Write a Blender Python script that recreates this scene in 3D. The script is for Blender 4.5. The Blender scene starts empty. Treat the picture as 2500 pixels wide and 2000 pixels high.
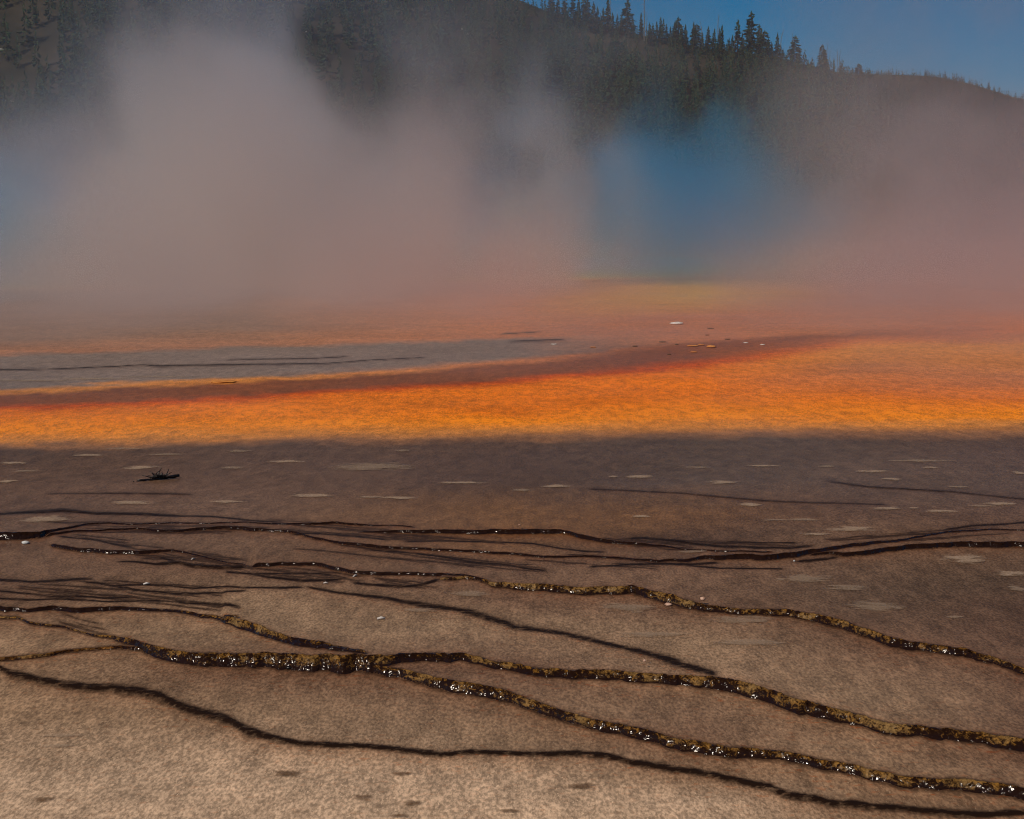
import bpy, math, random
import numpy as np
from mathutils import Vector

# ------------------------------------------------------------------ camera, world, sun, exposure
scene = bpy.context.scene
F = 3530.0            # focal length in photograph pixels (2500 wide)
CAMH = 2.6            # eye height above the mats (boardwalk)
HORIZON = 560.0
PITCH = math.atan((1000.0 - HORIZON) / F)
CP, SP = math.cos(PITCH), math.sin(PITCH)

cam_data = bpy.data.cameras.new('camera')
cam_data.lens = F * 36.0 / 2500.0
cam_data.sensor_width = 36.0
cam_data.sensor_fit = 'HORIZONTAL'
cam_data.clip_start = 0.1
cam_data.clip_end = 30000.0
cam = bpy.data.objects.new('camera', cam_data)
scene.collection.objects.link(cam)
cam.location = (0, 0, CAMH)
cam.rotation_euler = (math.radians(90) - PITCH, 0, 0)
scene.camera = cam
scene.render.resolution_x, scene.render.resolution_y = 1024, 819

SUN_EL = math.radians(46)
SUN_AZ = math.radians(-140)       # measured from +Y (view direction) towards +X; negative = left
sun_dir = Vector((math.sin(SUN_AZ) * math.cos(SUN_EL), math.cos(SUN_AZ) * math.cos(SUN_EL), math.sin(SUN_EL)))

world = bpy.data.worlds.new('World')
scene.world = world
world.use_nodes = True
wn = world.node_tree.nodes
wn.clear()
w_out = wn.new('ShaderNodeOutputWorld')
w_bg = wn.new('ShaderNodeBackground')
w_sky = wn.new('ShaderNodeTexSky')
w_sky.sky_type = 'NISHITA'
w_sky.sun_disc = False
w_sky.sun_elevation = SUN_EL
w_sky.sun_rotation = SUN_AZ
w_sky.altitude = 2200
w_sky.air_density = 1.0
w_sky.dust_density = 0.1
w_sky.ozone_density = 4.0
w_hsv = wn.new('ShaderNodeHueSaturation')
w_hsv.inputs['Saturation'].default_value = 1.45
w_hsv.inputs['Hue'].default_value = 0.492
w_hsv.inputs['Value'].default_value = 0.88
w_bg.inputs['Strength'].default_value = 0.05
wl = world.node_tree.links
wl.new(w_sky.outputs[0], w_hsv.inputs['Color'])
wl.new(w_hsv.outputs[0], w_bg.inputs['Color'])
wl.new(w_bg.outputs[0], w_out.inputs['Surface'])

sun_data = bpy.data.lights.new('sun', 'SUN')
sun_data.energy = 3.4
sun_data.angle = math.radians(0.55)
sun_data.color = (1.0, 0.88, 0.74)
sun = bpy.data.objects.new('sun', sun_data)
scene.collection.objects.link(sun)
sun.rotation_euler = sun_dir.to_track_quat('Z', 'Y').to_euler()

scene.view_settings.view_transform = 'Standard'
scene.view_settings.look = 'None'
scene.view_settings.gamma = 1.0
scene.view_settings.exposure = 0.0
scene.view_settings.use_curve_mapping = False

scene.render.engine = 'CYCLES'
cy = scene.cycles
cy.use_denoising = True
try:
    cy.denoiser = 'OPENIMAGEDENOISE'
    cy.denoising_input_passes = 'RGB_ALBEDO_NORMAL'
    cy.denoising_prefilter = 'FAST'
except Exception:
    pass
cy.pixel_filter_type = 'BLACKMAN_HARRIS'
cy.filter_width = 1.1
cy.max_bounces = 8
cy.diffuse_bounces = 3
cy.glossy_bounces = 2
cy.transparent_max_bounces = 12
cy.volume_bounces = 4
cy.volume_step_rate = 3.0
cy.volume_max_steps = 256
cy.sample_clamp_indirect = 4.0

COL = scene.collection
rng = np.random.default_rng(7)
random.seed(7)


# ------------------------------------------------------------------ helpers
def tag(o, label=None, category=None, group=None, kind=None):
    if label: o['label'] = label
    if category: o['category'] = category
    if group: o['group'] = group
    if kind: o['kind'] = kind
    return o


def mesh_obj(name, verts, faces, mat, parent=None, smooth=False):
    me = bpy.data.meshes.new(name)
    me.from_pydata([tuple(v) for v in verts], [], faces)
    me.update()
    if smooth:
        me.polygons.foreach_set('use_smooth', [True] * len(me.polygons))
    if mat: me.materials.append(mat)
    o = bpy.data.objects.new(name, me)
    COL.objects.link(o)
    if parent: o.parent = parent
    return o


def grid_mesh(name, V, nr, nc, mat, parent=None, smooth=True, attrs=None):
    """V: (nr*nc,3) row-major; fast quad grid."""
    me = bpy.data.meshes.new(name)
    nf = (nr - 1) * (nc - 1)
    r, c = np.meshgrid(np.arange(nr - 1), np.arange(nc - 1), indexing='ij')
    a = (r * nc + c).ravel()
    quads = np.stack([a, a + 1, a + nc + 1, a + nc], 1).astype(np.int32)
    me.vertices.add(nr * nc)
    me.vertices.foreach_set('co', V.astype(np.float32).ravel())
    me.loops.add(nf * 4)
    me.loops.foreach_set('vertex_index', quads.ravel())
    me.polygons.add(nf)
    me.polygons.foreach_set('loop_start', np.arange(nf, dtype=np.int32) * 4)
    me.update(calc_edges=True)
    if smooth: me.polygons.foreach_set('use_smooth', np.ones(nf, dtype=bool))
    for an, arr in (attrs or {}).items():
        if arr.ndim == 2:
            at = me.attributes.new(an, 'FLOAT_COLOR', 'POINT')
            full = np.ones((nr * nc, 4), dtype=np.float32)
            full[:, :3] = arr
            at.data.foreach_set('color', full.ravel())
        else:
            at = me.attributes.new(an, 'FLOAT', 'POINT')
            at.data.foreach_set('value', arr.astype(np.float32))
    if mat: me.materials.append(mat)
    o = bpy.data.objects.new(name, me)
    COL.objects.link(o)
    if parent: o.parent = parent
    return o


_LAT = rng.random((256, 256)).astype(np.float64)


def vnoise(x, y):
    xi = np.floor(x).astype(int); yi = np.floor(y).astype(int)
    fx = x - xi; fy = y - yi
    fx = fx * fx * (3 - 2 * fx); fy = fy * fy * (3 - 2 * fy)
    a = _LAT[xi & 255, yi & 255]; b = _LAT[(xi + 1) & 255, yi & 255]
    c = _LAT[xi & 255, (yi + 1) & 255]; d = _LAT[(xi + 1) & 255, (yi + 1) & 255]
    return (a * (1 - fx) + b * fx) * (1 - fy) + (c * (1 - fx) + d * fx) * fy


def fbm(x, y, octaves=4, gain=0.5):
    s = np.zeros(np.broadcast(x, y).shape); amp = 1.0; tot = 0
    for k in range(octaves):
        s = s + amp * vnoise(x * 2 ** k + 17.3 * k, y * 2 ** k + 5.1 * k)
        tot += amp; amp *= gain
    return s / tot


def sstep(a, b, x):
    t = np.clip((x - a) / (b - a), 0, 1)
    return t * t * (3 - 2 * t)


def ground_pt(x, y):
    """photograph pixel -> point of the flat spring terrace (z=0)."""
    dx = (x - 1250.0) / F; dy = -(y - 1000.0) / F
    rz = -SP + dy * CP
    t = CAMH / -rz
    return dx * t, (CP + dy * SP) * t


def ydepth(y):
    dy = -(np.asarray(y, float) - 1000.0) / F
    return (CP + dy * SP) * CAMH / (SP - dy * CP)


def world_at(x, y, Y):
    """point at distance Y (world y) seen at a photograph pixel."""
    dx = (x - 1250.0) / F; dy = -(y - 1000.0) / F
    t = Y / (CP + dy * SP)
    return dx * t, Y, CAMH + t * (-SP + dy * CP)


def Wd(Y):
    return np.maximum(Y * CP + CAMH * SP, 4.0)


def img_y(Y):
    """photograph row of ground distance Y."""
    Y = np.maximum(Y, 1.0)
    return 1000.0 - F * (Y * SP - CAMH * CP) / (Y * CP + CAMH * SP)


# ------------------------------------------------------------------ materials
class NT:
    def __init__(self, tree):
        self.t = tree; self.n = tree.nodes; self.l = tree.links

    def new(self, typ, **kw):
        nd = self.n.new(typ)
        for k, v in kw.items(): setattr(nd, k, v)
        return nd

    def put(self, sock, v):
        if hasattr(v, 'is_output') or isinstance(v, bpy.types.NodeSocket):
            self.l.new(v, sock)
        else:
            sock.default_value = v

    def math(self, op, a, b=None, c=None, clamp=False):
        nd = self.new('ShaderNodeMath', operation=op, use_clamp=clamp)
        self.put(nd.inputs[0], a)
        if b is not None: self.put(nd.inputs[1], b)
        if c is not None: self.put(nd.inputs[2], c)
        return nd.outputs[0]

    def ramp(self, fac, lo, hi, o0=0.0, o1=1.0, smooth=True):
        nd = self.new('ShaderNodeMapRange')
        nd.interpolation_type = 'SMOOTHSTEP' if smooth else 'LINEAR'
        self.put(nd.inputs['Value'], fac)
        for k, v in (('From Min', lo), ('From Max', hi), ('To Min', o0), ('To Max', o1)):
            self.put(nd.inputs[k], v)
        return nd.outputs['Result']

    def noise(self, vec, scale, detail=4, rough=0.55, dist=0.0):
        nd = self.new('ShaderNodeTexNoise')
        if vec is not None: self.put(nd.inputs['Vector'], vec)
        nd.inputs['Scale'].default_value = scale
        nd.inputs['Detail'].default_value = detail
        nd.inputs['Roughness'].default_value = rough
        nd.inputs['Distortion'].default_value = dist
        return nd.outputs['Fac']

    def mix(self, fac, a, b, blend='MIX'):
        nd = self.new('ShaderNodeMix', data_type='RGBA', blend_type=blend)
        self.put(nd.inputs[0], fac)
        for s, v in ((nd.inputs[6], a), (nd.inputs[7], b)):
            if isinstance(v, tuple): s.default_value = (*v, 1) if len(v) == 3 else v
            else: self.l.new(v, s)
        return nd.outputs[2]


def new_mat(name):
    m = bpy.data.materials.new(name)
    m.use_nodes = True
    nt = NT(m.node_tree)
    nt.n.clear()
    out = nt.new('ShaderNodeOutputMaterial')
    bs = nt.new('ShaderNodeBsdfPrincipled')
    nt.l.new(bs.outputs[0], out.inputs['Surface'])
    return m, nt, bs, out


def pos_of(nt):
    return nt.new('ShaderNodeNewGeometry').outputs['Position']


def vmul(nt, vec, v):
    nd = nt.new('ShaderNodeVectorMath', operation='MULTIPLY')
    nt.put(nd.inputs[0], vec); nd.inputs[1].default_value = v
    return nd.outputs[0]


def mat_ground():
    m, nt, bs, out = new_mat('microbial_mat')
    P = pos_of(nt)
    col = nt.new('ShaderNodeAttribute', attribute_name='mat_color').outputs['Color']
    dark = nt.new('ShaderNodeAttribute', attribute_name='dark').outputs['Fac']
    rust = nt.new('ShaderNodeAttribute', attribute_name='rust').outputs['Fac']
    wet = nt.new('ShaderNodeAttribute', attribute_name='wet').outputs['Fac']
    n1 = nt.noise(vmul(nt, P, (1.0, 0.42, 1.0)), 6.0, 8, 0.80)             # grain, 25 cm down to a millimetre
    n2 = nt.noise(vmul(nt, P, (1.0, 0.42, 1.0)), 62.0, 3, 0.65)             # centimetre crumbs
    n3 = nt.noise(P, 0.8, 5, 0.6)              # broad blotches
    n4 = nt.noise(vmul(nt, P, (1.0, 1.6, 1.0)), 17.0, 3, 0.65)
    v1 = nt.ramp(n1, 0.30, 0.70, 0.66, 1.38)
    v2 = nt.ramp(n2, 0.33, 0.68, 0.66, 1.40)
    v3 = nt.ramp(n3, 0.3, 0.7, 0.92, 1.08)
    g = nt.math('MULTIPLY', nt.math('MULTIPLY', v1, v2), v3)
    c = nt.mix(1.0, col, g, 'MULTIPLY')
    nd = nt.n[-1] if False else None
    # rusty flecks and pale mineral flecks
    fl = nt.ramp(n4, 0.56, 0.70)
    rf = nt.math('MULTIPLY', fl, nt.math('ADD', nt.math('MULTIPLY', rust, 0.75), 0.16))
    c = nt.mix(rf, c, nt.mix(1.0, col, (1.25, 0.62, 0.30), 'MULTIPLY'))
    c = nt.mix(nt.math('MULTIPLY', rust, 0.42), c, nt.mix(1.0, c, (0.92, 0.56, 0.33), 'MULTIPLY'))
    pf = nt.ramp(nt.noise(vmul(nt, P, (1.0, 0.4, 1.0)), 75.0, 2, 0.5), 0.62, 0.73, 0.0, 0.7)
    c = nt.mix(pf, c, nt.mix(1.0, col, (1.75, 1.8, 1.8), 'MULTIPLY'))
    # dark slime along the terrace lines, broken up into strands
    ds = nt.noise(vmul(nt, P, (13.0, 24.0, 13.0)), 1.0, 5, 0.65)
    dk = nt.math('MULTIPLY', dark, nt.ramp(ds, 0.25, 0.62, 0.70, 1.18), clamp=True)
    c = nt.mix(dk, c, (0.016, 0.008, 0.005))
    nt.l.new(c, bs.inputs['Base Color'])
    rr = nt.math('SUBTRACT', 0.62, nt.math('MULTIPLY', wet, 0.30))
    nt.l.new(rr, bs.inputs['Roughness'])
    sp = nt.math('MULTIPLY', nt.math('ADD', 0.02, nt.math('MULTIPLY', wet, 0.06)), nt.math('SUBTRACT', 1.0, nt.math('MULTIPLY', dark, 0.6)))
    nt.l.new(sp, bs.inputs['Specular IOR Level'])
    bump = nt.new('ShaderNodeBump')
    bump.inputs['Strength'].default_value = 0.7
    bump.inputs['Distance'].default_value = 0.02
    nt.l.new(n1, bump.inputs['Height'])
    nt.l.new(bump.outputs[0], bs.inputs['Normal'])
    return m


def mat_ledge(name, ochre_lo, ochre_hi, tint):
    m, nt, bs, out = new_mat(name)
    P = pos_of(nt)
    face = nt.new('ShaderNodeAttribute', attribute_name='face').outputs['Fac']
    n1 = nt.noise(vmul(nt, P, (1.0, 0.7, 1.5)), 34.0, 7, 0.74, 0.6)
    n2 = nt.noise(P, 4.5, 3, 0.6)
    n3 = nt.noise(P, 90.0, 3, 0.6)
    s = nt.math('ADD', nt.math('MULTIPLY', n1, 0.72), nt.math('MULTIPLY', n2, 0.42))
    s = nt.math('ADD', s, nt.math('MULTIPLY', nt.math('SUBTRACT', face, 0.5), 0.08))
    k = nt.ramp(s, ochre_lo, ochre_hi)
    k = nt.math('MULTIPLY', k, nt.math('MULTIPLY', nt.ramp(face, 0.05, 0.30), nt.ramp(face, 0.80, 1.0, 1.0, 0.5)))
    hi = nt.mix(nt.ramp(n2, 0.40, 0.75, 0.0, 0.8), tint, (0.19, 0.12, 0.05))
    hi = nt.mix(1.0, hi, nt.ramp(n3, 0.25, 0.75, 0.55, 1.45), 'MULTIPLY')
    c = nt.mix(k, (0.014, 0.0055, 0.0025), hi)
    nt.l.new(c, bs.inputs['Base Color'])
    nt.l.new(nt.ramp(k, 0, 0.6, 0.16, 0.45), bs.inputs['Roughness'])
    nt.l.new(nt.math('MULTIPLY', nt.ramp(k, 0, 0.6, 0.26, 0.12), nt.ramp(face, 0.25, 0.65, 1.0, 0.35)), bs.inputs['Specular IOR Level'])
    bump = nt.new('ShaderNodeBump')
    bump.inputs['Strength'].default_value = 0.9
    bump.inputs['Distance'].default_value = 0.03
    nt.l.new(nt.noise(P, 15.0, 2, 0.5), bump.inputs['Height'])
    nt.l.new(bump.outputs[0], bs.inputs['Normal'])
    return m


def mat_plain(name, c0, c1, scale, rough=0.8, spec=0.2, bump=0.0):
    m, nt, bs, out = new_mat(name)
    P = pos_of(nt)
    n = nt.noise(P, scale, 5, 0.6)
    nt.l.new(nt.mix(nt.ramp(n, 0.3, 0.7), c0, c1), bs.inputs['Base Color'])
    bs.inputs['Roughness'].default_value = rough
    bs.inputs['Specular IOR Level'].default_value = spec
    if bump:
        b = nt.new('ShaderNodeBump')
        b.inputs['Strength'].default_value = 0.6
        b.inputs['Distance'].default_value = bump
        nt.l.new(n, b.inputs['Height'])
        nt.l.new(b.outputs[0], bs.inputs['Normal'])
    return m


def mat_patch(name, c0, c1, cover):
    m, nt, bs, out = new_mat(name)
    P = pos_of(nt)
    e = nt.new('ShaderNodeAttribute', attribute_name='edge').outputs['Fac']
    n = nt.noise(vmul(nt, P, (0.55, 1.5, 1.0)), 9.0, 7, 0.78)
    n2 = nt.noise(P, 60.0, 3, 0.6)
    nt.l.new(nt.mix(nt.ramp(n2, 0.3, 0.7), c0, c1), bs.inputs['Base Color'])
    bs.inputs['Roughness'].default_value = 0.6
    bs.inputs['Specular IOR Level'].default_value = 0.15
    a = nt.ramp(nt.math('ADD', nt.math('MULTIPLY', e, 0.8), nt.math('MULTIPLY', nt.math('SUBTRACT', n, 0.5), 2.6)), 0.10, 0.62, 0.0, cover)
    tr = nt.new('ShaderNodeBsdfTransparent')
    mx = nt.new('ShaderNodeMixShader')
    nt.l.new(a, mx.inputs[0]); nt.l.new(tr.outputs[0], mx.inputs[1]); nt.l.new(bs.outputs[0], mx.inputs[2])
    nt.l.new(mx.outputs[0], out.inputs['Surface'])
    return m


def mat_foliage(name, c0, c1, c2):
    m, nt, bs, out = new_mat(name)
    oi = nt.new('ShaderNodeObjectInfo').outputs['Random']
    P = pos_of(nt)
    n = nt.noise(P, 0.22, 4, 0.65)
    n2 = nt.noise(P, 1.7, 3, 0.6)
    c = nt.mix(nt.ramp(n, 0.35, 0.65), c0, c1)
    c = nt.mix(nt.ramp(oi, 0.6, 1.0, 0, 0.7), c, c2)
    c = nt.mix(1.0, c, nt.ramp(n2, 0.25, 0.75, 0.55, 1.5), 'MULTIPLY')
    nt.l.new(c, bs.inputs['Base Color'])
    bs.inputs['Roughness'].default_value = 0.8
    bs.inputs['Specular IOR Level'].default_value = 0.1
    return m


def mat_water():
    m, nt, bs, out = new_mat('spring_water')
    col = nt.new('ShaderNodeAttribute', attribute_name='mat_color').outputs['Color']
    nt.l.new(col, bs.inputs['Base Color'])
    bs.inputs['Roughness'].default_value = 0.35
    bs.inputs['Specular IOR Level'].default_value = 0.03
    b = nt.new('ShaderNodeBump')
    b.inputs['Strength'].default_value = 0.4
    b.inputs['Distance'].default_value = 0.05
    nt.l.new(nt.noise(pos_of(nt), 1.3, 3, 0.5), b.inputs['Height'])
    nt.l.new(b.outputs[0], bs.inputs['Normal'])
    return m


M_GROUND = mat_ground()
M_LEDGE = mat_ledge('wet_ledge_mottled', 0.55, 0.675, (0.20, 0.092, 0.015))
M_LEDGE_ORANGE = mat_ledge('wet_ledge_orange', 0.50, 0.72, (0.20, 0.075, 0.010))
M_LEDGE_DARK = mat_ledge('wet_ledge_dark', 0.68, 0.92, (0.10, 0.05, 0.015))
M_LINE = mat_ledge('slime_line', 0.72, 1.05, (0.08, 0.04, 0.015))
M_PALE = mat_patch('pale_mineral', (0.34, 0.225, 0.145), (0.54, 0.39, 0.27), 0.62)
M_PALE2 = mat_patch('pale_mineral_and_sheen', (0.31, 0.21, 0.135), (0.44, 0.32, 0.22), 0.48)
M_BROWN = mat_patch('brown_stain', (0.07, 0.032, 0.012), (0.15, 0.075, 0.03), 0.6)
M_WATER = mat_water()
M_HILL = mat_plain('forest_floor', (0.018, 0.018, 0.012), (0.050, 0.040, 0.028), 0.05, 0.95, 0.05)
M_FARHILL = mat_plain('far_forest_floor', (0.018, 0.020, 0.014), (0.035, 0.032, 0.022), 0.02, 0.95, 0.05)
M_NEEDLE = mat_foliage('needles', (0.012, 0.034, 0.019), (0.024, 0.054, 0.029), (0.032, 0.050, 0.024))
M_BARK = mat_plain('bark', (0.05, 0.035, 0.025), (0.11, 0.08, 0.06), 3.0, 0.9, 0.1)
M_DEADWOOD = mat_plain('dead_wood', (0.10, 0.085, 0.075), (0.20, 0.18, 0.16), 2.0, 0.9, 0.1)
M_BLEACHED = mat_plain('bleached_log', (0.42, 0.40, 0.37), (0.62, 0.60, 0.56), 1.0, 0.8, 0.1)
M_TWIG = mat_plain('wet_black_wood', (0.004, 0.003, 0.003), (0.014, 0.009, 0.007), 30.0, 0.28, 0.4, 0.004)
M_STONE = mat_plain('white_stone', (0.40, 0.40, 0.38), (0.62, 0.62, 0.60), 40.0, 0.6, 0.3, 0.004)
M_PINK = mat_plain('pink_stone', (0.36, 0.20, 0.13), (0.58, 0.38, 0.28), 40.0, 0.5, 0.3, 0.004)
M_BONE = mat_plain('bleached_twig', (0.42, 0.38, 0.34), (0.60, 0.56, 0.52), 30.0, 0.7, 0.2)
M_CRUST = mat_plain('orange_crust', (0.42, 0.12, 0.02), (0.62, 0.26, 0.06), 6.0, 0.7, 0.2, 0.02)
M_DARKCRUST = mat_plain('dark_crust', (0.05, 0.025, 0.014), (0.12, 0.06, 0.03), 6.0, 0.7, 0.2, 0.02)
M_SINTER = mat_plain('white_sinter', (0.55, 0.50, 0.44), (0.75, 0.72, 0.68), 6.0, 0.7, 0.2, 0.02)

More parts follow.
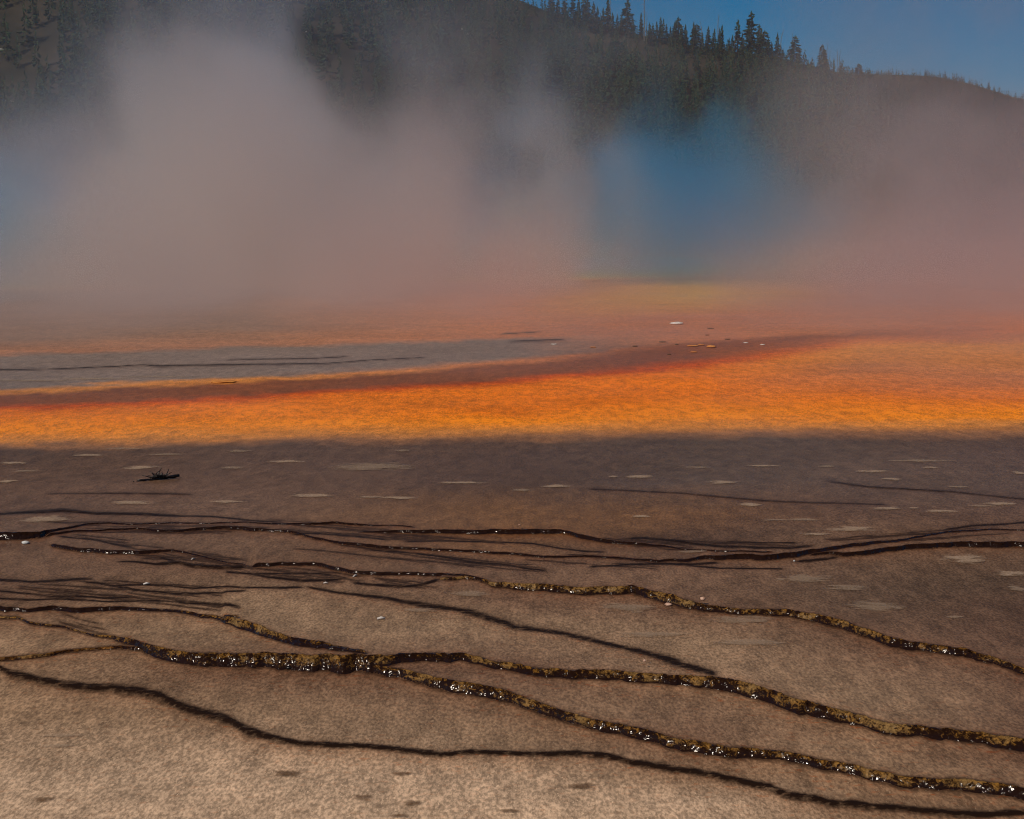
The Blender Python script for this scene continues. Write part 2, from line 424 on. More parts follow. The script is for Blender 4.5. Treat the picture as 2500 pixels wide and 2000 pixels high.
# ------------------------------------------------------------------ terrace lines traced on the spring's runoff apron
# each: (material key, [(x, y_mid, thickness in px)...]) ; 'w' wet mottled ledge, 'd' dark ledge, 'l' thin slime line, 's' soft slime line
LEDGES = [
 ('s', [(-420,1570,10),(-200,1602,10),(0,1631,10),(32,1649,14),(97,1665,14),(195,1675,14),(276,1681,16),(341,1689,15),(390,1697,18),(432,1720,22),(487,1740,15),(552,1754,18),(600,1785,22),(649,1797,15),(700,1810,12),(730,1813,10),(795,1819,9),(892,1822,9),(973,1829,9),(1071,1839,9),(1152,1835,8),(1217,1836,8),(1297,1840,8),(1411,1837,9),(1476,1845,10),(1541,1860,11),(1606,1873,12),(1671,1882,11),(1736,1895,11),(1801,1907,12),(1865,1921,15),(1914,1939,16),(1979,1954,15),(2060,1965,13),(2125,1972,12),(2222,1977,12),(2319,1985,12),(2417,1990,11),(2500,1983,10),(2700,1990,10),(2950,2030,10)]),
 ('w', [(890,1626,20),(930,1632,22),(967,1639,24),(1006,1649,26),(1055,1663,27),(1120,1675,27),(1184,1686,29),(1233,1696,29),(1281,1714,29),(1330,1730,28),(1379,1749,27),(1427,1759,26),(1476,1772,27),(1525,1783,27),(1573,1795,29),(1622,1809,29),(1671,1821,28),(1719,1827,29),(1784,1837,27),(1849,1842,26),(1930,1850,25),(1995,1866,25),(2060,1878,27),(2125,1894,27),(2190,1907,29),(2255,1915,29),(2320,1917,31),(2385,1923,32),(2450,1931,32),(2500,1939,31),(2700,1965,30),(2950,2040,30)]),
 ('w', [(265,1555,10),(300,1564,18),(330,1573,22),(357,1582,27),(406,1597,31),(455,1606,31),(552,1609,33),(650,1611,36),(700,1612,38),(760,1614,38),(827,1617,42),(880,1619,42),(940,1619,40),(990,1612,33),(1038,1607,30),(1087,1607,29),(1120,1608,29),(1168,1617,28),(1200,1622,30),(1281,1637,27),(1362,1645,27),(1460,1649,29),(1557,1655,29),(1655,1662,27),(1719,1665,33),(1768,1673,35),(1817,1686,38),(1865,1698,38),(1930,1720,39),(1995,1738,39),(2060,1754,37),(2125,1770,35),(2190,1785,35),(2255,1791,35),(2320,1797,35),(2385,1807,37),(2450,1816,39),(2500,1824,39),(2700,1860,36),(2950,1930,34)]),
 ('o', [(-420,1660,12),(-200,1640,12),(0,1613,13),(97,1603,13),(162,1592,10),(211,1585,9),(276,1580,9),(335,1580,10),(375,1588,14)]),
 ('w', [(-420,1480,8),(-200,1500,8),(0,1507,8),(49,1509,8),(65,1520,10),(114,1526,9),(156,1528,9),(182,1540,8),(227,1553,8),(270,1555,11),(308,1565,20),(340,1574,22)]),
 ('w', [(525,1505,16),(558,1518,28),(600,1529,35),(633,1541,37),(665,1555,36),(700,1566,36),(714,1571,36),(762,1578,36),(795,1585,36),(827,1594,38),(870,1602,30),(910,1608,30)]),
 ('d', [(-420,1470,14),(-200,1482,15),(0,1486,16),(65,1491,12),(130,1483,13),(179,1489,14),(227,1490,14),(292,1486,13),(357,1489,12),(410,1490,10)]),
 ('w', [(320,1487,11),(406,1490,10),(438,1496,12),(487,1505,15),(545,1510,14),(575,1514,16),(600,1522,18)]),
 ('l', [(412,1470,5),(455,1478,6),(503,1477,7),(552,1483,10),(590,1494,12),(600,1505,10)]),
 ('l', [(94,1462,4),(195,1460,4),(260,1465,4),(308,1462,4),(357,1460,4)]),
 ('l', [(-420,1452,4),(-100,1462,4),(0,1468,4),(97,1469,4),(162,1467,4),(260,1475,4),(357,1470,4),(412,1470,4)]),
 ('l', [(-420,1440,3),(-100,1444,3),(0,1447,3),(97,1454,4)]),
 ('l', [(-420,1400,5),(-200,1410,5),(0,1417,5),(81,1422,5),(130,1419,5),(211,1413,5),(240,1417,4)]),
 ('l', [(190,1421,4),(240,1425,5),(270,1432,5),(357,1429,4),(406,1431,4),(471,1439,4),(536,1435,4),(600,1439,4),(700,1437,5),(751,1434,4)]),
 ('l', [(270,1434,4),(312,1438,4),(325,1443,5),(390,1446,5),(432,1453,6),(471,1454,6),(519,1450,4),(617,1447,3)]),
 ('s', [(735,1432,4),(749,1434,5),(795,1444,6),(827,1450,6),(876,1454,7),(941,1463,9),(990,1473,10),(1071,1485,11),(1136,1498,13),(1184,1511,15),(1225,1525,16),(1260,1535,14),(1314,1543,11),(1379,1551,10),(1427,1564,11),(1492,1580,12),(1541,1593,13),(1590,1607,15),(1638,1623,22),(1671,1637,20),(1719,1652,16),(1765,1672,14)]),
 ('d', [(600,1381,12),(681,1377,9),(760,1378,8),(778,1379,9),(821,1389,12),(860,1397,10),(925,1402,9),(1022,1402,9),(1087,1405,9),(1136,1407,10),(1185,1420,10)]),
 ('w', [(1060,1412,8),(1100,1414,9),(1136,1412,9),(1168,1416,10),(1200,1428,13),(1250,1434,15),(1281,1436,18),(1362,1439,18),(1427,1441,19),(1492,1441,19),(1551,1443,21),(1606,1455,24),(1655,1470,26),(1703,1483,20),(1752,1493,17),(1833,1496,16),(1900,1498,17),(1946,1502,18),(1995,1509,20),(2043,1522,22),(2092,1540,25),(2141,1554,25),(2206,1574,24),(2255,1584,22),(2319,1590,24),(2368,1601,23),(2449,1621,20),(2500,1642,20),(2700,1700,22),(2950,1790,22)]),
 ('l', [(536,1397,4),(617,1403,4),(649,1410,6),(700,1415,6),(740,1419,6),(827,1416,5),(850,1415,3)]),
 ('l', [(847,1421,4),(892,1428,5),(957,1433,6),(1022,1431,6),(1071,1417,6),(1090,1414,5)]),
 ('l', [(600,1402,3),(790,1402,3),(830,1410,4)]),
 ('d', [(-420,1300,16),(-200,1308,17),(0,1306,18),(49,1306,18),(91,1305,17),(123,1299,12),(153,1293,9),(211,1281,7),(260,1279,6),(325,1282,6),(422,1279,6),(503,1282,6),(584,1277,6),(700,1281,7),(820,1277,7),(900,1283,6),(960,1284,5),(1030,1292,8)]),
 ('d', [(100,1308,12),(123,1305,8),(182,1298,7),(240,1296,6),(334,1292,6),(367,1295,7),(406,1298,8),(455,1296,7),(487,1290,8),(584,1290,9),(640,1294,8),(700,1298,7),(730,1303,7),(762,1314,7),(811,1325,8),(892,1334,9),(990,1340,8),(1087,1343,7),(1168,1347,7),(1242,1353,8),(1340,1360,8),(1427,1360,7),(1508,1364,8),(1606,1372,9),(1671,1370,9),(1719,1363,10),(1784,1361,13),(1865,1360,14),(1930,1355,13),(1995,1346,13),(2076,1335,13),(2141,1329,12),(2206,1321,11),(2271,1309,9),(2319,1300,8),(2417,1294,7),(2500,1297,6),(2700,1300,6),(2950,1310,6)]),
 ('d', [(107,1314,8),(120,1328,9),(153,1337,9),(195,1343,10),(253,1345,10),(305,1348,10),(370,1347,9),(422,1344,7),(455,1349,6),(487,1356,6),(519,1366,5),(558,1376,6),(617,1378,7)]),
 ('l', [(130,1310,4),(227,1321,4),(305,1338,5),(340,1345,4)]),
 ('l', [(370,1352,4),(399,1366,5),(448,1376,6)]),
 ('l', [(276,1371,3),(325,1371,3),(386,1378,4),(390,1376,5),(438,1374,6),(471,1384,8),(536,1387,8),(584,1387,8),(617,1382,8)]),
 ('l', [(-420,1262,6),(-200,1260,6),(0,1257,6),(75,1253,7),(150,1250,7),(200,1253,7),(240,1257,6),(330,1258,6),(420,1263,5),(520,1265,4),(600,1274,4),(700,1280,4)]),
 ('d', [(860,1299,5),(940,1299,8),(1012,1298,10),(1136,1298,11),(1200,1298,12),(1297,1297,12),(1382,1300,11),(1421,1311,11),(1460,1319,11),(1508,1325,10),(1557,1329,8),(1622,1334,7),(1671,1343,6),(1752,1350,6),(1817,1352,7),(1900,1354,8)]),
 ('l', [(1518,1322,5),(1567,1317,5),(1655,1325,7),(1720,1334,7),(1784,1342,7),(1850,1346,8),(1930,1345,6),(2000,1341,6)]),
 ('l', [(1760,1328,3),(1850,1331,3),(1960,1333,4)]),
 ('l', [(2290,1301,4),(2303,1298,5),(2378,1287,5),(2449,1283,4),(2500,1278,5),(2700,1265,5),(2950,1255,5)]),
 ('d', [(1962,1356,6),(2027,1352,8),(2076,1355,11),(2141,1348,11),(2190,1341,12),(2222,1335,11),(2303,1332,12),(2417,1330,13),(2500,1332,13),(2700,1336,12),(2950,1345,12)]),
 ('l', [(1427,1389,4),(1525,1385,5),(1606,1381,6),(1687,1380,5),(1768,1374,4)]),
 ('l', [(1655,1382,3),(1752,1389,3),(1907,1391,3),(1930,1389,2)]),
 ('l', [(1930,1373,4),(1980,1371,5),(2027,1365,4),(2060,1360,3)]),
 ('l', [(973,1327,4),(1087,1324,3),(1168,1325,3),(1300,1329,3),(1314,1332,3),(1369,1342,3),(1427,1350,3),(1492,1353,3)]),
 ('l', [(882,1342,3),(925,1348,3),(1006,1353,3),(1071,1360,4),(1152,1376,5),(1233,1381,4),(1300,1396,4),(1346,1401,3)]),
 ('l', [(700,1306,4),(790,1308,4),(870,1313,4),(960,1324,4)]),
 ('f', [(100,1207,2),(290,1205,3),(440,1207,3),(485,1210,2)]),
 ('f', [(2003,1174,2),(2119,1190,3),(2322,1201,3),(2500,1219,3),(2700,1230,3)]),
 ('f', [(1424,1193,2),(1656,1204,2),(1888,1225,3),(2177,1233,2)]),
 ('l', [(-100,905,2),(10,904,2),(150,902,2),(280,896,2),(345,892,2),(395,895,3),(480,893,3),(620,891,3),(800,888,2),(900,880,2),(1050,873,2)]),
 ('l', [(540,880,2),(640,878,2),(750,876,2),(860,871,2)]),
 ('l', [(1210,817,2),(1300,812,2),(1330,810,2)]),
 ('l', [(1230,835,2),(1320,832,3),(1390,830,3)]),
]
# fine strands that fan out from the main lines on the left and centre
_sr = random.Random(3)
for (x0, y0, x1, y1, n) in ((80,1290,680,1296,12),(600,1283,1250,1330,12),(1450,1325,1950,1352,6),(0,1440,420,1480,16),(380,1350,640,1385,14),(0,1410,560,1450,6),(560,1385,900,1420,12),(250,1450,620,1500,12),(700,1330,1350,1400,10),(300,1360,620,1382,8),(100,1500,330,1560,6),(2000,1335,2480,1300,7),(820,1395,1150,1440,4),(1250,1360,1720,1395,5),(150,1315,420,1345,4)):
    for k in range(n):
        a = _sr.uniform(0, 0.6); b = min(1, a + _sr.uniform(0.3, 0.65))
        off = _sr.uniform(-13, 13)
        pts = []
        for j in range(6):
            t = a + (b - a) * j / 5
            pts.append((x0 + (x1 - x0) * t, y0 + (y1 - y0) * t + off + _sr.uniform(-2, 2), _sr.uniform(1.8, 4.0)))
        LEDGES.append(('f', pts))


class Ledge:
    pass


LED = []
for li, (kind, pts) in enumerate(LEDGES):
    pts = list(pts)
    if pts[-1][0] > 2550:      # the lines run on beyond the picture
        (xa, ya, _), (xb, yb, tb) = pts[-2], pts[-1]
        sl = min(max((yb - ya) / (xb - xa), -0.12), 0.3)
        pts += [(3150, min(max(yb + sl * (3150 - xb), 1020), 2110), tb), (3600, min(max(yb + sl * 0.8 * (3600 - xb), 1020), 2120), tb * 0.7)]
    if pts[0][0] < -50:
        (xa, ya, ta), (xb, yb, _) = pts[0], pts[1]
        sl = min(max((yb - ya) / (xb - xa), -0.15), 0.15)
        pts = [(-1100, min(max(ya - sl * (xa + 1100), 1020), 2110), ta * 0.8)] + pts
    a = np.array(pts, float)
    xs = np.arange(a[0, 0], a[-1, 0] + 0.1, 4.0)
    ym = np.interp(xs, a[:, 0], a[:, 1]); th = np.interp(xs, a[:, 0], a[:, 2])
    # smooth the polyline a little, then add natural wobble
    k = np.hanning(9); k /= k.sum()
    ym = np.convolve(np.pad(ym, 4, mode='reflect', reflect_type='odd'), k, 'valid')
    th = np.convolve(np.pad(th, 4, mode='edge'), k, 'valid')
    ym = ym + (fbm(xs / 55.0, np.full_like(xs, li * 3.7), 2) - 0.5) * np.minimum(th, 14) * 0.5 + (fbm(xs / 14.0, np.full_like(xs, li * 1.7 + 80), 2) - 0.5) * np.minimum(th, 10) * 0.18
    ths = np.convolve(np.pad(th, 20, mode='edge'), np.hanning(41) / np.hanning(41).sum(), 'valid') if len(th) > 45 else th
    th = th * (0.68 + 0.64 * fbm(xs / 38.0, np.full_like(xs, li * 9.1 + 40), 2))
    inside0 = a[0, 0] > -50; inside1 = a[-1, 0] < 2550
    tp = np.ones_like(xs)
    if inside0: tp *= sstep(0, 26, xs - xs[0])
    if inside1: tp *= sstep(0, 26, xs[-1] - xs)
    L = Ledge()
    L.kind = kind; L.xs = xs
    L.toe = ydepth(ym + th * 0.5)                 # near foot of the face
    d = L.toe
    dep = CAMH / np.hypot(d, CAMH)                # sine of the view's slant
    ratio = 1.25 if kind in 'wod' else 2.2        # run / rise of the face
    if kind == 's': ratio = 4.0
    L.H = (ths * d / F) / (0.95 + ratio * dep) * (0.3 + 0.7 * tp)
    L.W = np.maximum(L.H * ratio, 0.004) * th / ths
    L.D = np.abs(ydepth(ym - th * 0.5) - L.toe)   # depth of ground the line covers where it is flat
    if kind in 'lsf': L.H = np.minimum(L.H, 0.03); L.W = np.maximum(L.H * 3.0, 0.02)
    L.tp = tp
    LED.append(L)

BACK = 0.9


def terrace_height(X, Y):
    """height, and the dark / rust / fraction fields of the runoff apron at world points."""
    X = np.asarray(X, float); Y = np.asarray(Y, float)
    xi = 1250.0 + F * X / Wd(Y)
    z = np.zeros(X.shape); dark = np.zeros(X.shape); rust = np.zeros(X.shape)
    for L in LED:
        m = (xi >= L.xs[0]) & (xi <= L.xs[-1])
        if not m.any(): continue
        lo, hi = L.toe.min() - 1.2, L.toe.max() + 6.0
        m &= (Y > lo) & (Y < hi)
        if not m.any(): continue
        xm = xi[m]
        toe = np.interp(xm, L.xs, L.toe); H = np.interp(xm, L.xs, L.H)
        W = np.interp(xm, L.xs, L.W); tp = np.interp(xm, L.xs, L.tp)
        dy = Y[m] - toe
        t = dy / W
        pr = np.where(t < 1, sstep(-0.1, 1.0, t), np.exp(-np.maximum(dy - W, 0) / BACK))
        zz = H * pr * tp
        z[m] = np.maximum(z[m], zz)
        if L.kind in 'wod':
            dk = np.exp(-(np.maximum(np.maximum(-dy, dy - W), 0) / (0.030 + 0.16 * W)) ** 2) * 0.75
            ru = np.where(dy < 0, np.exp(dy / (0.16 + 1.1 * W)), np.exp(-np.maximum(dy - W, 0) / 0.08) * 0.7)
        else:
            D = np.interp(xm, L.xs, L.D)
            amp = 1.0 if L.kind in 'ls' else 0.78
            dk = np.exp(-np.abs((dy - 0.5 * D) / (0.60 * D + 0.012)) ** 2.5) * amp
            dk = np.maximum(dk, 0.38 * np.exp(-np.abs(dy - D) / (0.05 + 0.6 * D)))
            ru = np.where(dy < 0, np.exp(dy / (0.10 + 0.8 * W)), 0.5 * np.exp(-dy / 0.1)) * (0.9 if L.kind == 's' else 0.45)
        dark[m] = np.maximum(dark[m], dk * tp)
        rust[m] = np.maximum(rust[m], ru * tp)
    return z, dark, rust


# ------------------------------------------------------------------ colour zones of the microbial mats (mat colours along their bands; right end also toned for haze)
def lin(r, g, b):
    f = lambda v: (v / 255 / 12.92) if v / 255 <= 0.04045 else ((v / 255 + 0.055) / 1.055) ** 2.4
    return (f(r), f(g), f(b))


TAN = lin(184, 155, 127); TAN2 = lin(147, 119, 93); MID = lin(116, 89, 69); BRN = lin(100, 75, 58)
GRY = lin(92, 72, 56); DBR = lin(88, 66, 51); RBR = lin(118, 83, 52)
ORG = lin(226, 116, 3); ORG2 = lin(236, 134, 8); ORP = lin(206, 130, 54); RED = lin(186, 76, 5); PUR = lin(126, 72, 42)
GWA = lin(124, 106, 94); SAL = lin(190, 116, 68); PNK = lin(166, 108, 76); YEL = lin(196, 150, 56); DUL = lin(138, 106, 84); FRG = lin(140, 96, 62); SRD = lin(196, 106, 48); SLD = lin(164, 112, 80)  # SRD: red stripe softened at the right, haze put into its colour
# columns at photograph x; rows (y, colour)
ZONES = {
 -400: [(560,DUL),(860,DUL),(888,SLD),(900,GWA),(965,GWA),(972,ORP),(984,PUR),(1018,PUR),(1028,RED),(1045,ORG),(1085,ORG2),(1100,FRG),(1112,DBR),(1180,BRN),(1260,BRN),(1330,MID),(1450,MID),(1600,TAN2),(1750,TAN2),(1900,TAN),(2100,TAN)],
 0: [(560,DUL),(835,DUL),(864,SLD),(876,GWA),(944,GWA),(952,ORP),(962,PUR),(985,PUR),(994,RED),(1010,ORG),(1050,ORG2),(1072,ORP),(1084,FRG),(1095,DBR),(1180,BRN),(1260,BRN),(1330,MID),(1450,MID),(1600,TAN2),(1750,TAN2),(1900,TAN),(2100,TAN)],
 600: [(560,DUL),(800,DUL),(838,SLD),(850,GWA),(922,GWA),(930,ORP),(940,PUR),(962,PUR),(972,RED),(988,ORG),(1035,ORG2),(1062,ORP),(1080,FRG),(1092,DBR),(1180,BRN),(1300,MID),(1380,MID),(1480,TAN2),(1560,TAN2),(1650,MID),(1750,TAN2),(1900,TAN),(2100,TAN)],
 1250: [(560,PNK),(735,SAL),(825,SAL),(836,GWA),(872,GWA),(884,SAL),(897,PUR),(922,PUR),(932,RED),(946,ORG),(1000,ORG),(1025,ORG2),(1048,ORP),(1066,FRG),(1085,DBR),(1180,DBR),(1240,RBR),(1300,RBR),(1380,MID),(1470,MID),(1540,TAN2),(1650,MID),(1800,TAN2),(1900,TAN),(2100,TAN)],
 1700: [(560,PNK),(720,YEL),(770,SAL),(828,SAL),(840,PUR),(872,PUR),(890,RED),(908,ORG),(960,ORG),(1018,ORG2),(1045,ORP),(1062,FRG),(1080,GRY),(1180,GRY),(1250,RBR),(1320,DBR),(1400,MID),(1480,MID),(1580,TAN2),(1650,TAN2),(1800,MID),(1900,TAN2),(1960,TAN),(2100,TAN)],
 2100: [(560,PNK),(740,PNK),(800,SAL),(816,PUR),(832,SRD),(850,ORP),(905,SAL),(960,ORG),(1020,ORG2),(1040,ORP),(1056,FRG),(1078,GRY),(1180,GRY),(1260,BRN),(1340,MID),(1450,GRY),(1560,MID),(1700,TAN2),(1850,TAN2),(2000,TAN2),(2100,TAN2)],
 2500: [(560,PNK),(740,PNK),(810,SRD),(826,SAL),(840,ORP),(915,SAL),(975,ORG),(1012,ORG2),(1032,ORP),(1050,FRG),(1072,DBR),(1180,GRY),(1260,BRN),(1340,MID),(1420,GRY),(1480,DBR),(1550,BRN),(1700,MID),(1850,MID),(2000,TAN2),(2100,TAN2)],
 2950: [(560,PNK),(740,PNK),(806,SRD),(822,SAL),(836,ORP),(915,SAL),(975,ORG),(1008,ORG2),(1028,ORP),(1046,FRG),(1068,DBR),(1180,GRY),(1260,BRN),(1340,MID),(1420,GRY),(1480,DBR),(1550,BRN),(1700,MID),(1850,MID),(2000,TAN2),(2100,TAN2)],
}


def zone_color(xi, yi):
    keys = sorted(ZONES)
    ys = np.arange(555.0, 2105.0, 1.0)
    tabs = []
    for kx in keys:
        z = ZONES[kx]
        zy = [p[0] for p in z]
        tabs.append(np.stack([np.interp(ys, zy, [p[1][c] for p in z]) for c in range(3)], 1))
    # boundaries slide smoothly between columns: blend along warped rows
    ax = np.clip(xi, keys[0], keys[-1] - 0.01)
    ki = np.searchsorted(keys, ax, side='right') - 1
    ki = np.clip(ki, 0, len(keys) - 2)
    kk = np.array(keys, float)
    f = (ax - kk[ki]) / (kk[ki + 1] - kk[ki])
    # key boundaries per column so that band edges slope instead of cross-fading
    marks = {-400: (880,900,972,1028,1100), 0: (858,876,952,994,1084), 600: (832,850,930,972,1080), 1250: (825,836,884,932,1066),
             1700: (790,828,840,890,1062), 2100: (775,800,820,832,1056), 2500: (770,790,810,826,1050), 2950: (768,788,806,822,1046)}
    mk = np.array([(560,) + marks[k] + (2100,) for k in keys], float)
    m0 = mk[ki]; m1 = mk[ki + 1]
    mm = m0 + (m1 - m0) * f[:, None]
    out = np.zeros((len(xi), 3))
    y0 = np.zeros(len(xi)); y1 = np.zeros(len(xi))
    yy = np.clip(yi, 560, 2099)
    for s in range(mm.shape[1] - 1):
        sel = (yy >= mm[:, s]) & (yy <= mm[:, s + 1])
        t = np.where(mm[:, s + 1] > mm[:, s], (yy - mm[:, s]) / np.maximum(mm[:, s + 1] - mm[:, s], 1e-6), 0)
        y0 = np.where(sel, m0[:, s] + t * (m0[:, s + 1] - m0[:, s]), y0)
        y1 = np.where(sel, m1[:, s] + t * (m1[:, s + 1] - m1[:, s]), y1)
    T = np.stack(tabs)
    i0 = np.clip(y0 - 555, 0, len(ys) - 1).astype(int); i1 = np.clip(y1 - 555, 0, len(ys) - 1).astype(int)
    out = T[ki, i0] * (1 - f)[:, None] + T[ki + 1, i1] * f[:, None]
    return out


# ------------------------------------------------------------------ ground: one sheet from behind the camera to the horizon
rows_img = np.concatenate([np.linspace(2130, 1500, 300), np.linspace(1498, 1180, 290), np.linspace(1178, 800, 150), np.linspace(796, 600, 50)])
Yr = np.concatenate([np.array([-60, -30, -12, -4, 0.0, 2.5, 4.0, 5.0]), ydepth(rows_img), np.array([300, 420, 650, 1100, 2200, 4500, 9000.0])])
Yr = np.sort(np.unique(Yr))
cols = np.concatenate([np.array([-20, -12, -7, -4, -2.2, -1.3, -0.85, -0.72]), np.linspace(-0.62, -0.42, 110, endpoint=False), np.linspace(-0.42, 0.42, 740), np.linspace(0.42, 0.62, 110)[1:], np.array([0.72, 0.85, 1.3, 2.2, 4, 7, 12, 20])])
nr, nc = len(Yr), len(cols)
GY = np.repeat(Yr, nc); GU = np.tile(cols, nr)
GX = GU * Wd(GY)
zg, dkg, rug = terrace_height(GX, GY)
zg = zg - 0.004
zg = zg + (fbm(GX * 0.6 + 31, GY * 0.6 + 77, 4) - 0.5) * 0.018 * (GY < 60)
xi = 1250 + F * GU
yi = img_y(GY)
# natural wander of the mat boundaries, in metres on the ground
wob = (fbm(GX * 0.35 + 3, GY * 0.35 + 11, 4) - 0.5) * 1.3 + (fbm(GX * 2.2 + 50, GY * 2.2 + 9, 4) - 0.5) * 0.9
yiw = img_y(np.maximum(GY + wob * np.clip(GY / 25.0, 0.15, 1.6), 2.0))
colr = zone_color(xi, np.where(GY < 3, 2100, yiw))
# mottled mixing of orange with tan at the front edge of the orange mat and within it
mot = fbm(GX * 3.1, GY * 1.4, 5, 0.65)
colr *= (0.82 + 0.36 * fbm(GX * 0.5 + 9, GY * 0.9 + 4, 5, 0.6))[:, None]
wet = np.clip(0.25 + 0.9 * (fbm(GX * 0.25 + 60, GY * 0.25 + 20, 3) - 0.4) + 0.5 * sstep(1500, 1150, yi) * (GY > 6), 0, 1)
V = np.stack([GX, GY, zg], 1)
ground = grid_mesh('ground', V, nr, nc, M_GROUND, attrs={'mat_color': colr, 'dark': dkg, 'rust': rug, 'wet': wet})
tag(ground, 'tan and orange microbial mat ground with shallow terraces around the hot spring', kind='structure')

# ------------------------------------------------------------------ terrace ledges: raised, lumpy wet lips (parts of the ground)
LMAT = {'w': M_LEDGE, 'o': M_LEDGE_ORANGE, 'd': M_LEDGE_DARK, 'l': M_LINE, 's': M_LINE}
for li, L in enumerate(LED):
    if L.kind in 'fls': continue
    big = L.kind in 'wod'
    ns = 12 if big else 6
    stepx = 2.0 if big else 4.0
    xs = np.arange(L.xs[0], L.xs[-1], stepx)
    toe = np.interp(xs, L.xs, L.toe); W = np.interp(xs, L.xs, L.W); H = np.interp(xs, L.xs, L.H); tp = np.interp(xs, L.xs, L.tp)
    if L.kind == 's': W = W * 0.45; toe = toe + W * 0.6
    t = np.linspace(-0.12, 1.25, ns)
    TT, XS = np.meshgrid(t, xs, indexing='ij')
    Yv = toe[None] + TT * W[None]
    edge_n = (fbm(XS / 15.0 + li * 13, TT * 3 + li, 4, 0.6) - 0.5) * 0.55 * W[None]
    Yv = Yv + edge_n
    Xv = (XS - 1250) / F * Wd(Yv)
    z0, _, _ = terrace_height(Xv, Yv)
    z0 = z0 - 0.004 + (fbm(Xv * 0.6 + 31, Yv * 0.6 + 77, 4) - 0.5) * 0.018 * (Yv < 60)
    bul = np.sin(np.clip((TT + 0.12) / 1.37, 0, 1) * math.pi)
    lump = fbm(Xv * 24 + li, Yv * 24 + TT * 3, 4, 0.6)
    lump2 = fbm(Xv * 7 + li, Yv * 7, 3)
    amp = H[None] * (0.55 if big else 0.9)
    zv = z0 + (bul * (0.20 + 0.55 * lump * (0.5 + lump2)) * amp + bul * 0.004 - 0.0035) * np.clip(tp[None], 0.1, 1) - (1 - tp[None]) * 0.004
    # face bulges forward over its foot
    Yv = Yv - (big * bul * (lump2 - 0.35) * 0.12 * W[None])
    V = np.stack([Xv.ravel(), Yv.ravel(), zv.ravel()], 1)
    grid_mesh('terrace_ledge', V, ns, len(xs), LMAT[L.kind], parent=ground, attrs={'face': np.clip(TT, 0, 1).ravel()})

# ------------------------------------------------------------------ pale mineral patches, painted sheen streaks and brown stains on the mats (parts of the ground)
PATCHES = [(1766,1179,75,9,0),(1360,1188,70,8,0),(1273,1198,50,6,1),(1563,1165,70,8,0),(1499,1165,30,5,0),(1830,1233,52,10,0),(1566,1261,45,7,0),(1864,1139,80,5,0),(2134,1152,80,8,0),
 (2247,1126,150,6,1),(2177,1172,45,7,0),(2166,1244,80,9,0),(2293,1251,72,8,0),(2230,1243,30,5,0),(2438,1232,80,8,0),(2488,1154,30,8,0),(2270,1142,40,5,0),(1963,1271,70,7,1),(2080,1298,130,14,0),
 (1990,1310,70,8,0),(2400,1238,60,6,1),(1130,1180,110,7,0),(765,1212,93,10,0),(974,1217,76,8,0),(904,1215,60,5,1),(551,1228,75,8,0),(325,1230,104,10,0),(116,1274,104,20,0),(345,1142,85,9,0),
 (695,1127,93,8,0),(568,1143,60,7,1),(904,1140,195,24,1),(585,1102,64,6,1),(405,1110,86,5,1),(214,1111,70,6,0),(295,1095,80,5,1),(34,1130,70,7,0),(17,1177,50,8,0),(985,1100,36,6,1),(64,1150,70,5,1),
 (1531,1486,122,26,1),(2354,1367,113,24,0),(1969,1417,122,23,1),(1905,1419,30,10,1),(2061,1439,100,15,1),(2467,1403,80,14,0),(1810,1519,160,26,1),(1598,1556,150,17,1),(1830,1577,150,23,1),
 (2131,1487,130,30,1),(1690,1354,60,8,1),(2485,1440,40,18,1),(1022,1496,80,12,1),(1145,1454,100,14,1),(160,1795,110,9,1),(150,1820,90,8,1),(1890,1272,60,6,1),(2020,1140,50,6,1),(2340,1190,60,5,1),(1700,1142,60,5,1),
 (880,1947,55,13,2),(1002,1961,52,15,2),(985,1889,45,10,2),(1420,1920,72,18,2),(975,1991,60,12,2),(700,1890,70,20,2),(105,1953,50,14,2),(2330,1515,40,7,1),(1240,1980,50,10,2),(80,929,190,5,1),(230,925,190,5,1),(390,920,190,4,1)]  # last three streaks: sheen on the grey water, painted as pale colour
PM = [M_PALE, M_PALE2, M_BROWN]
